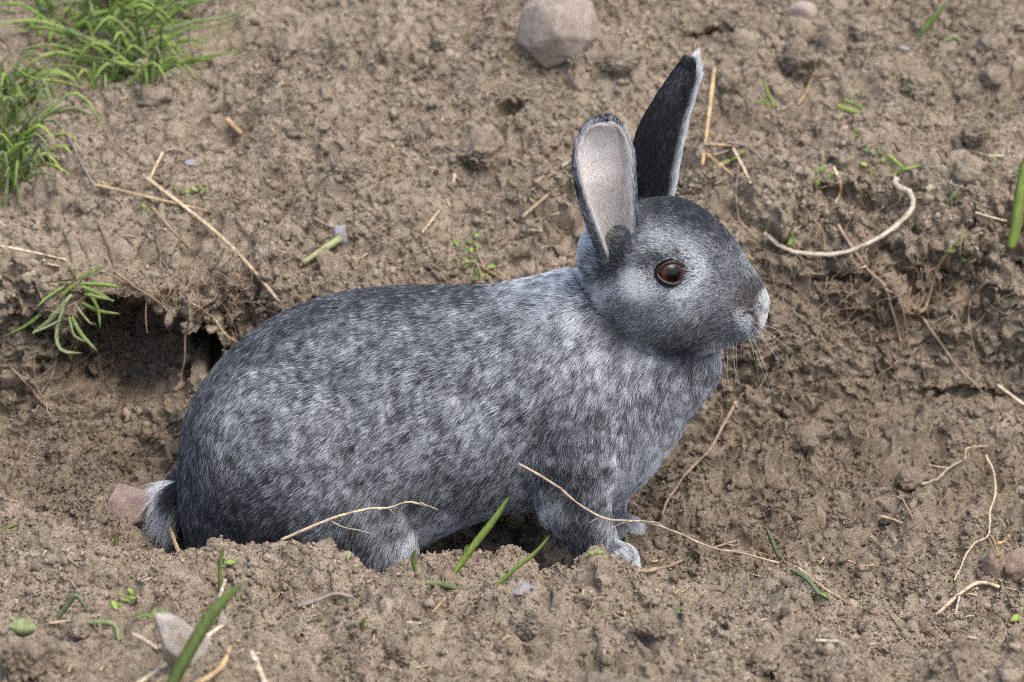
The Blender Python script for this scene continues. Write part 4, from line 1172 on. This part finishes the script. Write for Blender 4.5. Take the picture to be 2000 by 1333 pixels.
# ---- roots
ROOTS = [
 ([(1012, 906), (1080, 944), (1130, 984), (1185, 1012), (1240, 1017), (1300, 1031), (1380, 1068), (1450, 1080), (1520, 1100)], 3.2, 3.0, 2, [-.105, -.108, -.108, -.108, -.11, -.115, -.12, -.125, -.128],
  "long thin root arching in front of the rabbit's foreleg", [([(1235, 1018), (1205, 1026), (1180, 1050), (1170, 1088)], [-.11, -.108, -.106, -.104]), ([(1250, 1018), (1285, 1022), (1302, 1038)], [-.112, -.114, -.115]), ([(1180, 1010), (1165, 1014), (1150, 1022)], [-.108, -.108, -.108])]),
 ([(548, 1058), (600, 1032), (640, 1014), (715, 996), (760, 994), (800, 980), (835, 990)], 3.6, 2.4, 2, [-.118, -.118, -.116, -.112, -.108, -.106, -.104],
  "knotted tan root curling up in front of the hind leg", [([(640, 1014), (670, 1030), (700, 1036), (735, 1046)], [-.116, -.114, -.112, -.112]), ([(735, 995), (742, 1010), (740, 1030)], [-.11, -.108, -.108]), ([(700, 1000), (725, 992), (745, 996)], [-.112, -.111, -.11]), ([(760, 994), (772, 1006)], [-.108, -.107]), ([(820, 982), (856, 996)], [-.105, -.103])]),
 ([(1245, 1118), (1285, 1112), (1320, 1102), (1360, 1082), (1410, 1066), (1445, 1056)], 5.0, 3.5, 0, None, "tan root on the soil right of the front paw", [([(1415, 1062), (1438, 1066), (1442, 1056)], None)]),
 ([(1430, 1076), (1480, 1082), (1520, 1090), (1545, 1086)], 3.5, 3.0, 0, None, "short pale root on top of the right hand mound", [([(1465, 1070), (1490, 1090), (1492, 1112)], None)]),
 ([(1530, 1098), (1570, 1118), (1610, 1150), (1664, 1182)], 4.0, 3.0, 0, None, "tan root running down the right side of the mound", []),
 ([(1437, 785), (1405, 845), (1385, 880), (1350, 915), (1325, 945), (1290, 1006)], 4.2, 3.2, 0, None, "slanting root on the trench floor right of the chest", []),
 ([(1636, 440), (1690, 520), (1728, 560), (1748, 625), (1760, 668)], 4.2, 3.0, 1, None, "hanging root below the curled stem", [([(1728, 565), (1752, 580), (1768, 625), (1775, 686)], None)]),
 ([(1800, 618), (1835, 670), (1870, 715), (1925, 773)], 3.8, 3.0, 1, None, "root slanting down to the right edge of the bank", []),
 ([(1860, 470), (1830, 530), (1812, 590), (1788, 618)], 3.8, 3.2, 1, None, "pale root hanging from the lip under the hooked stem", []),
 ([(1930, 545), (1898, 585), (1892, 630), (1902, 690)], 3.0, 2.2, 1, None, "wiggly thin root near the right edge", [([(1900, 640), (1925, 610), (1915, 580)], None)]),
 ([(222, 530), (280, 572), (325, 603)], 3.4, 2.8, 0, None, "stiff root poking out over the burrow mouth", []),
 ([(375, 596), (415, 620), (440, 652), (466, 672)], 3.0, 2.4, 1, None, "root right of the burrow mouth reaching the rabbit's back", []),
 ([(376, 600), (362, 650), (360, 700), (352, 742)], 2.6, 1.8, 1, [.128, .125, .124, .125], "thin root dangling in the burrow mouth", []),
 ([(430, 586), (452, 625), (466, 668)], 2.0, 1.6, 1, None, "fine reddish root beside the burrow", []),
 ([(288, 560), (285, 610), (288, 650)], 1.8, 1.4, 1, [.128, .126, .126], "fine root hanging from the roof of the burrow", []),
 ([(1928, 890), (1946, 950), (1934, 1000), (1930, 1045), (1895, 1070), (1864, 1136)], 3.0, 2.2, 2, None, "long thin root rising above the bulb", [([(1935, 1000), (1905, 1010), (1880, 1010)], None)]),
 ([(1800, 946), (1835, 935), (1852, 915), (1885, 898)], 4.0, 3.0, 2, None, "forked yellowish shoot on the trench wall", [([(1852, 915), (1835, 912), (1812, 908)], None), ([(1885, 898), (1890, 875), (1930, 872)], None)]),
 ([(1752, 970), (1765, 978), (1782, 1010)], 2.5, 2.0, 1, None, "short curved root on the trench floor", []),
 ([(1444, 320), (1438, 380), (1444, 438)], 2.4, 1.8, 1, None, "thin root hanging below the litter by the far ear", []),
 ([(1590, 430), (1605, 450), (1612, 490)], 2.0, 1.6, 1, None, "fine looped root behind the curled stem", []),
 ([(20, 720), (60, 760), (75, 780), (100, 800)], 2.2, 1.6, 1, None, "thin root on the dark bank at the left edge", []),
 ([(112, 690), (100, 740), (72, 775), (66, 772)], 2.0, 1.5, 1, None, "fine root hanging below the small hanging tuft", []),
]
for pts, r0, r1, mi, Ys, lab, br in ROOTS:
    P = lay(pts, .0022, False, 26, Ys)
    P += np.stack([noise3(P / .012 + 3, 7), noise3(P / .012, 8), noise3(P / .012, 9)], 1) * .0009
    o = place_tube("root", M_ROOT[mi], P, px_m(r0, P[0]) * .85, px_m(r1, P[0]) * .7, .12, 6)
    tag(o, lab, "root", "roots in the bank")
    for bp, bY in br:
        B = lay(bp, .0022, False, 12, bY)
        place_tube("rootlet", M_ROOT[mi], B, px_m(r1, P[0]) * .6, px_m(r1, P[0]) * .25, .1, 5, o, P[0])

# ---- grass tufts
def tuft(name, label, spots, seed, origin_px, lean=(0, .03), out=0.0):
    o = empty(name, hit(*origin_px)[0]); org = np.array(o.location)
    tag(o, label, "grass tuft")
    g = np.random.default_rng(seed)
    for (pts, w, mi) in spots:
        P = blade_pts(pts, 9, None, g.uniform(*lean))
        if out: P = np.array([at(*[float(q) for q in (proj(p_[None])[0][0], proj(p_[None])[1][0])], p_[1] - out) for p_ in P])
        V, F = blade_np(P, px_m(w, P[0]), g.uniform(.15, .6), side=FWD + g.normal(0, .35, 3))
        obj("blade", mesh_np("blade", V - org, F), M_GRASS[mi], o)
    return o

def arch(g, bx, by, dx, dy, up, droop):
    """a blade that rises then arches over: photo polyline"""
    return [(bx, by), (bx + dx * .42, by + dy * .3 - up * .55), (bx + dx * .78, by + dy * .6 - up * .80), (bx + dx * 1.15, by + dy - up * .75 + droop * .8)]
g = np.random.default_rng(31)
sp = []
for i in range(190):
    bx, by = g.uniform(60, 310), g.uniform(-10, 175)
    if (bx - 60) / 240 < (by - 30) / 200: bx += 80
    dx = g.normal(30, 80); up = g.uniform(20, 95); droop = g.uniform(-50, 60)
    sp.append((arch(g, bx, by, dx, g.uniform(-10, 20), up, droop), g.uniform(5, 9.5), int(g.choice([0, 0, 1, 2, 3, 1]))))
tuft("grass_tuft", "large dense tuft of green grass at the top left", sp, 1, (200, 110))
sp = []
for i in range(100):
    bx, by = g.uniform(-25, 70), g.uniform(170, 385)
    if bx > 70 - abs(by - 270) * .25: bx -= 40
    dx = g.normal(25, 50); up = g.uniform(20, 95); droop = g.uniform(-30, 100)
    sp.append((arch(g, bx, by, dx, g.uniform(-10, 30), up, droop), g.uniform(5, 9.5), int(g.choice([0, 0, 1, 2, 3, 2]))))
for pts, w, mi in (([(60, 215), (95, 260), (115, 320), (130, 365)], 12, 2), ([(95, 222), (140, 212), (165, 218), (188, 228)], 9, 4), ([(75, 330), (70, 390), (60, 440), (35, 490)], 9, 2), ([(55, 300), (62, 340), (75, 395), (78, 440)], 9, 0), ([(20, 160), (40, 190), (62, 215)], 9, 0), ([(60, 180), (50, 150), (66, 120)], 8, 1), ([(10, 150), (5, 125), (25, 104)], 8, 1)):
    sp.append((pts, w, mi))
tuft("grass_tuft", "leafy tuft of long grass blades at the left edge", sp, 2, (40, 280))
c = (150, 560)
sp = [([(150, 552), (110, 585), (60, 630), (10, 657)], 10, 1), ([(148, 545), (120, 547), (75, 553)], 10, 0), ([(155, 545), (185, 530), (207, 520)], 9, 0), ([(160, 555), (200, 556), (236, 562)], 8, 1), ([(160, 560), (195, 575), (222, 590)], 8, 0),
      ([(160, 592), (195, 608), (234, 613)], 9, 0), ([(130, 590), (105, 620), (70, 648), (62, 652)], 11, 2), ([(125, 600), (110, 650), (120, 685), (160, 690)], 10, 2), ([(140, 620), (160, 655), (190, 686)], 9, 0), ([(135, 620), (145, 655), (168, 668)], 8, 2),
      ([(125, 560), (95, 580), (72, 600)], 8, 1), ([(120, 625), (90, 640), (66, 650)], 10, 2), ([(170, 570), (190, 600), (196, 640)], 7, 1), ([(150, 550), (140, 530), (131, 518)], 6, 0), ([(165, 575), (190, 580), (225, 588)], 7, 0), ([(140, 575), (118, 600), (95, 622)], 9, 4), ([(150, 600), (175, 630), (188, 632)], 6, 4)]
tuft("grass_tuft", "small loose tuft of grass hanging over the burrow's left side", sp, 3, (150, 565), (.004, .02), .012)

# ---- single blades, sprouts and leaves: points, width px, material, lying flat, Y, label
BLADES = [
 ([(328, 1352), (372, 1268), (425, 1185), (482, 1134)], 28, 0, False, -.42, "broad out of focus green blade in the near foreground"),
 ([(888, 1118), (930, 1060), (965, 1015), (995, 968)], 15, 1, False, None, "bright green blade standing below the rabbit's belly"),
 ([(905, 1090), (910, 1072), (914, 1064)], 7, 1, False, None, "short shoot at the base of the bright belly blade"),
 ([(966, 1148), (1005, 1112), (1045, 1080), (1074, 1046)], 9, 1, False, None, "thin green blade between the belly and the front paw"),
 ([(1528, 1098), (1515, 1075), (1503, 1045), (1492, 1024)], 9, 2, False, None, "upright bluish blade on top of the right hand mound"),
 ([(1545, 1112), (1575, 1130), (1600, 1160), (1620, 1166)], 10, 2, True, None, "bluish blade lying down the side of the right hand mound"),
 ([(1684, 181), (1725, 166), (1772, 151)], 13, 1, False, None, "thick cut green stalk at the upper right"),
 ([(1636, 208), (1660, 216), (1684, 222)], 11, 1, True, None, "green blade lying across another at the upper right"),
 ([(1650, 196), (1668, 204), (1686, 212)], 8, 0, True, None, "short green blade behind the crossing one at the upper right"),
 ([(1512, 212), (1500, 182), (1490, 152)], 6, 1, False, None, "slim green sprout above the largest curved straw pile"),
 ([(1502, 212), (1490, 195), (1476, 205)], 5, 1, False, None, "tiny bent blade beside the slim green sprout"),
 ([(1974, 482), (1984, 440), (1992, 370), (2002, 300)], 24, 1, False, .20, "tall broad green shoot at the right edge"),
 ([(432, 1168), (430, 1110), (438, 1066)], 9, 0, False, None, "slim green blade in front of the rump"),
 ([(812, 1116), (806, 1090), (812, 1074)], 9, 1, False, None, "forked green sprout in front of the hind foot"),
 ([(610, 1046), (596, 1025), (586, 1004)], 7, 1, False, None, "small upright blade in front of the thigh"),
 ([(640, 1046), (634, 1030), (640, 1014)], 6, 0, False, None, "tiny blade at the foot of the knotted root"),
 ([(610, 1058), (575, 1048), (548, 1030)], 9, 1, False, None, "green blade leaning left in front of the thigh"),
 ([(832, 1138), (862, 1142), (898, 1152)], 15, 2, True, None, "flat green leaf lying on the near ridge below the belly"),
 ([(325, 408), (312, 440), (318, 470), (314, 520)], 9, 2, False, None, "curled bluish blade under the long slanting straw"),
 ([(218, 468), (206, 500), (212, 545)], 7, 2, False, None, "thin bluish blade above the burrow's left side"),
 ([(1540, 480), (1546, 466), (1543, 450)], 11, 1, True, None, "short green pod under the start of the curled stem"),
 ([(112, 1208), (135, 1178), (150, 1164), (176, 1200)], 12, 2, False, None, "folded bluish blade in the left foreground"),
 ([(150, 1218), (190, 1216), (225, 1222), (232, 1262)], 13, 2, True, None, "broken flat bluish blade in the left foreground"),
 ([(1565, 1178), (1590, 1150), (1610, 1135)], 0.1, 2, True, None, None),
 ([(225, 1070), (228, 1050), (232, 1044)], 9, 1, False, None, "short green shoot in front of the red rock"),
 ([(2, 1040), (15, 1032), (34, 1024)], 9, 1, False, None, "green blade at the left edge of the near ridge"),
 ([(1795, 70), (1820, 40), (1850, 3)], 14, 0, False, None, "broad green blade at the top right"),
 ([(1846, 80), (1865, 72), (1880, 88)], 10, 2, True, None, "curled grey green leaf on a dark clod at the top right"),
 ([(1870, 182), (1880, 165), (1886, 148)], 7, 1, False, None, "wispy green sprout left of the pale clod"),
 ([(1865, 180), (1885, 178), (1902, 168)], 6, 0, False, None, "wispy side blade left of the pale clod"),
 ([(1735, 304), (1752, 318), (1768, 332)], 9, 1, True, None, "green blade pointing down to the hooked stem"),
 ([(1768, 330), (1782, 328), (1800, 322)], 8, 0, True, None, "small green blade right of the hooked stem's tip"),
 ([(1742, 345), (1758, 335), (1772, 332)], 8, 0, True, None, "small green blade touching the hooked stem's tip"),
 ([(1850, 398), (1862, 382), (1876, 362)], 8, 2, True, None, "bluish blade below the pale upright clod"),
 ([(1864, 350), (1868, 325), (1866, 310)], 5, 2, False, None, "thin bluish blade left of the pale upright clod"),
 ([(1935, 306), (1945, 316), (1952, 322)], 10, 0, True, None, "dark green scrap above the right edge shoot"),
 ([(1970, 330), (1980, 336), (1988, 342)], 10, 2, True, None, "bluish green scrap beside the right edge shoot"),
 ([(1395, 332), (1410, 322), (1428, 312)], 12, 4, True, None, "yellowing leaf in the litter right of the far ear"),
 ([(1430, 312), (1445, 300), (1455, 296)], 10, 1, True, None, "green scrap in the litter right of the far ear"),
 ([(710, 1232), (706, 1220), (714, 1206)], 9, 1, False, None, "two lobed green sprout in the middle foreground"),
 ([(1310, 372), (1322, 370), (1334, 372)], 7, 1, True, None, "tiny green leaf at the base of the far ear"),
 ([(586, 520), (596, 508), (608, 500)], 7, 4, True, None, "yellow torn tip of the pale stalk on the bank"),
 ([(682, 1185), (684, 1172), (690, 1163)], 9, 2, True, None, "pale green scrap under the twig"),
 ([(900, 300), (908, 312), (912, 322)], 8, 0, True, None, "green scrap under the broad cracked clod"),
]
for pts, w, mi, fl, Yv, lab in BLADES:
    if lab is None: continue
    blade("grass_shoot", pts, w, M_GRASS[mi], lab, Y=Yv, flatl=fl)

P = lay([(592, 514), (625, 492), (664, 466)], .004, True, 10)
o = place_tube("stalk", M_GRASS[4], P, px_m(5, P[0]), px_m(7.5, P[0]), .04, 8)
tag(o, "pale green leek-like stalk lying on the bank above the rump", "stalk")

# ---- leaf plants
def leaf_np(c, u, v, n, L, W, cup=.25):
    """pointed oval leaf with thickness: centre base c, axis u, side v, up n"""
    V, F, K = [], [], 6
    for i in range(K + 1):
        t = i / K; w = W * math.sin(math.pi * min(.98, t * .92 + .06)) ** .8; b = c + u * L * t - n * L * .35 * t * t
        V += [b - v * w + n * cup * w, b, b + v * w + n * cup * w, b - n * .0003]
    for i in range(K):
        a, d = i * 4, i * 4 + 4
        F += [(a, a + 1, d + 1, d), (a + 1, a + 2, d + 2, d + 1), (a, d, d + 3, a + 3), (a + 3, d + 3, d + 2, a + 2)]
    return np.array(V), np.array(F)

def weed(name, label, leaves, stems, mats, seed, origin_px, cat="weed"):
    org = hit(*origin_px)[0]; root = empty(name, org); tag(root, label, cat); g = np.random.default_rng(seed)
    for st in stems:
        B = lay(st, .004, False, 10)
        place_tube("stem", M_STEM, B, px_m(2.2, B[0]), px_m(1.6, B[0]), .1, 5, root, org)
    for (x, y, ang, L, W) in leaves:
        p, nn = hit(x, y); p = p + nn * .002 - FWD * .002
        u = RGT * math.cos(ang) + UPV * math.sin(ang); n = -FWD * .8 + np.array([0, 0, .5]) + g.normal(0, .25, 3); n -= u * (n @ u); n /= np.linalg.norm(n)
        V, F = leaf_np(p, u, np.cross(n, u), n, px_m(L, p), px_m(W, p))
        obj("leaf", mesh_np("leaf", V - org, F), M_GRASS[int(g.choice(mats))], root)
    return root
M_STEM = simple("weed_stem", (.22, .14, .10), (.34, .24, .16), 100, .6, .2)
lv = []
g = np.random.default_rng(8)
for (x, y) in [(897, 480), (905, 486), (928, 475), (932, 482), (926, 467), (940, 488), (893, 517), (903, 522), (910, 512), (918, 510), (925, 513), (930, 518), (938, 508), (946, 525), (955, 532), (940, 538), (948, 545), (932, 548), (926, 540), (938, 556), (920, 498), (953, 543)]:
    lv.append((x, y, g.uniform(0, 6.28), g.uniform(11, 18), g.uniform(4, 6.5)))
weed("chickweed", "low green weed with small leaves just above the rabbit's back", lv, [[(985, 548), (955, 530), (925, 512), (900, 515)], [(950, 530), (935, 500), (930, 472)], [(930, 512), (940, 540), (935, 555)]], [0, 1, 3], 1, (930, 515))
weed("seedling", "tiny seedling with two leaves on a pale stem before the front paw", [(1166, 1082, 2.6, 15, 6), (1170, 1082, .4, 15, 6)], [[(1168, 1122), (1169, 1100), (1168, 1080)]], [0, 2], 2, (1168, 1120), "seedling")
lv = [(x, y, g.uniform(0, 6.28), g.uniform(18, 30), g.uniform(5, 8)) for x, y in [(215, 1165), (235, 1160), (250, 1172), (262, 1180), (240, 1188), (228, 1192), (255, 1165), (270, 1172), (245, 1150), (222, 1180)]]
weed("weed", "leafy green weed in the left foreground", lv, [], [0, 1, 3], 3, (240, 1175))
lv = [(x, y, g.uniform(-.6, 1.2), g.uniform(20, 34), g.uniform(4, 6)) for x, y in [(270, 1205), (285, 1200), (295, 1208), (300, 1202), (262, 1212)]]
weed("weed", "spiky green weed right of the leafy one in the left foreground", lv, [], [1, 3], 4, (285, 1205))
weed("leaf", "round pale green leaf in the lower left foreground", [(15, 1228, 0, 54, 18)], [], [2], 5, (35, 1230), "leaf")
weed("seedling", "small pair of round green leaves in front of the hind foot", [(682, 1098, 1.2, 18, 7), (690, 1110, -1.2, 26, 9)], [], [1, 4], 6, (688, 1110), "seedling")
weed("leaf", "small green leaf beside the slim blade in front of the rump", [(441, 1104, .2, 24, 7)], [], [1], 7, (445, 1104), "leaf")
weed("leaf", "bright green leaf poking up near the bottom right edge", [(1974, 1216, .2, 24, 10)], [], [1], 8, (1975, 1216), "leaf")
lv = [(x, y, g.uniform(0, 6.28), 16, 6) for x, y in [(1594, 342), (1604, 338), (1612, 345), (1600, 350), (1618, 340)]]
weed("clover", "small green clover on the bank left of the bent straw", lv, [], [0, 3], 9, (1605, 345), "weed")
weed("leaf", "dark green leaf on the near ridge right of the front paw", [(1326, 1195, .1, 20, 7)], [], [3], 10, (1330, 1196), "leaf")
weed("leaf", "small green leaf below the lying bluish blade on the mound", [(1606, 1162, -.3, 22, 6)], [], [0], 11, (1610, 1162), "leaf")
weed("seedling", "little green seedling under the lip at the right", [(1870, 480, 1.0, 18, 5), (1880, 470, .5, 16, 5), (1868, 492, 3.0, 22, 7), (1880, 503, -.3, 14, 6)], [[(1875, 500), (1876, 480), (1880, 465)]], [0, 3], 12, (1872, 495), "seedling")
lv = [(x, y, g.uniform(0, 6.28), g.uniform(10, 16), 5) for x, y in [(402, 372), (410, 378), (395, 366), (345, 372), (360, 376), (282, 408), (292, 404), (370, 368)]]
weed("weed", "scattered tiny green leaves around the crossing straws", lv, [], [0, 1], 13, (390, 372))
lv = [(x, y, g.uniform(0, 6.28), g.uniform(10, 17), 5) for x, y in [(1688, 325), (1695, 330), (1682, 288), (1690, 292), (1668, 255), (1672, 262), (1722, 312), (1716, 300)]]
weed("weed", "scattered tiny green leaves above the hooked stem", lv, [], [0, 1, 3], 14, (1690, 320))
lv = [(x, y, g.uniform(0, 6.28), g.uniform(14, 22), 6) for x, y in [(48, 45), (60, 55), (85, 60), (100, 48), (40, 60), (110, 70), (75, 40), (125, 60), (95, 80), (140, 75), (10, 390), (6, 395)]]
weed("weed", "low round-leaved weed left of the large grass tuft", lv, [], [1, 1, 0], 15, (80, 55))

# ---- dry leaf by the tail
M_DRY = simple("dry_leaf", (.36, .22, .12), (.52, .36, .22), 60, .7, .4, 300)
org = hit(392, 1066)[0]
V, F = leaf_np(at(370, 1072, org[1]), RGT * .75 + UPV * .66, np.array([.5, -.5, -.6]) * .9, np.array([-.3, -.8, .4]), px_m(80, org), px_m(15, org), .6)
o = obj("dry_leaf", mesh_np("dry_leaf", V - org, F), M_DRY); o.location = org
tag(o, "curled dry brown leaf in front of the rump", "leaf")

# ---- snail shell under the belly
def snail():
    Ms = stone_mat("snail_shell", (.16, .13, .07), (.24, .20, .11), (.34, .29, .18), 200)
    p, nn = hit(1008, 1026)
    R = px_m(20, p); n = 70; V, F = [], []
    P, rad = [], []
    for i in range(n):
        t = i / (n - 1); th = t * 2.6 * 2 * math.pi; k = .12 + .88 * t ** 1.3
        P.append(np.array([math.cos(th) * R * k * .62, -.6 * R * (1 - t) ** 1.2, math.sin(th) * R * k * .62])); rad.append(R * .50 * k + R * .02)
    V, F = tube_np(P, rad, 12)
    o = obj("snail_shell", mesh_np("snail_shell", V, F), Ms); o.location = p + np.array([0, -.004, R * .45])
    o.rotation_euler = (.25, .3, .35)
    tag(o, "olive brown snail shell in the shade under the rabbit's belly", "snail shell")
snail()

# ---- bulb at the right edge
def bulb():
    Mb = stone_mat("bulb_skin", (.20, .135, .095), (.31, .225, .165), (.43, .33, .26), 120)
    p, nn = hit(1955, 1118); root = empty("bulb", p); tag(root, "brown dug-up bulb with papery roots at the lower right edge", "bulb")
    for nm, dx, rx, ry, rz, sd in (("clove", -14, 24, 24, 34, 3), ("clove", 32, 42, 34, 36, 4)):
        me = lump(nm, sd, 4, .14, 1.0, 1.0, 1.2, 3, .65); k = px_m(1, p)
        me.transform(Matrix.Diagonal((rx * k, ry * k, rz * k, 1)))
        o = obj(nm, me, Mb, root); o.location = (dx * k, 0, 14 * k); o.rotation_euler = (0, .15 if dx < 0 else -.2, 0)
    for i, (pts) in enumerate(([(1950, 1090), (1944, 1062), (1932, 1044)], [(1950, 1088), (1948, 1060), (1946, 1040)], [(1948, 1088), (1938, 1068), (1930, 1050)], [(1948, 1062), (1962, 1058), (1972, 1046)])):
        B = np.array([at(a, b, p[1] - .012) for a, b in spline(np.array(pts, float), 8)])
        place_tube("root_fibre", M_STRAW[1 if i % 2 else 0], B, px_m(4.5, p), px_m(2, p), .1, 6, root, p)
bulb()

# ---- fine hair roots in the bank (stuff) and straw crumbs (stuff)
def fine_roots():
    g = np.random.default_rng(77); VV, FF, off = [], [], 0
    zones = [(1620, 560, 230, 130, 170), (1800, 560, 160, 120, 90), (300, 565, 130, 40, 80), (100, 760, 90, 60, 30), (430, 540, 100, 60, 60), (180, 660, 80, 50, 30), (600, 300, 350, 200, 70), (1350, 200, 400, 150, 60), (1600, 900, 300, 130, 50), (1480, 1090, 90, 30, 30), (900, 1200, 800, 90, 40), (190, 590, 70, 40, 40)]
    for (cx, cy, rx, ry, k) in zones:
        for _ in range(k):
            x, y = cx + g.normal(0, rx * .6), cy + g.normal(0, ry * .6); L = g.uniform(18, 70); a = g.normal(-math.pi / 2, .7)
            pts = [(x, y)]
            for q in range(4):
                a += g.normal(0, .5); x += math.cos(a) * L / 4; y -= math.sin(a) * L / 4; pts.append((x, y))
            if not (-20 < x < 2020 and -20 < y < 1340): continue
            P = lay(pts, g.uniform(.001, .006), False, 8)
            if np.abs(np.diff(P[:, 1])).max() > .03: continue
            V, F = tube_np(P, np.linspace(g.uniform(.0002, .0005), .00014, 8), 4)
            VV.append(V); FF.append(F + off); off += len(V)
    o = obj("fine_roots", mesh_np("fine_roots", np.concatenate(VV), np.concatenate(FF)), M_ROOT[1])
    tag(o, "fine hair roots sticking out of the dug bank", "roots", kind="stuff")
    VV, FF, off = [], [], 0
    for _ in range(230):
        x, y = g.uniform(0, 2000), g.choice([g.uniform(0, 560), g.uniform(1080, 1330)]); a = g.uniform(0, math.pi); L = g.uniform(5, 16)
        P = lay([(x - math.cos(a) * L, y - math.sin(a) * L * .6), (x, y + g.normal(0, 2)), (x + math.cos(a) * L, y + math.sin(a) * L * .6)], .0012, True, 4)
        V, F = tube_np(P, np.full(4, g.uniform(.0003, .0007)), 4, .5); VV.append(V); FF.append(F + off); off += len(V)
    o = obj("straw_litter", mesh_np("straw_litter", np.concatenate(VV), np.concatenate(FF)), M_STRAW[0])
    tag(o, "tiny scraps of straw scattered over the soil", "litter", kind="stuff")
fine_roots()
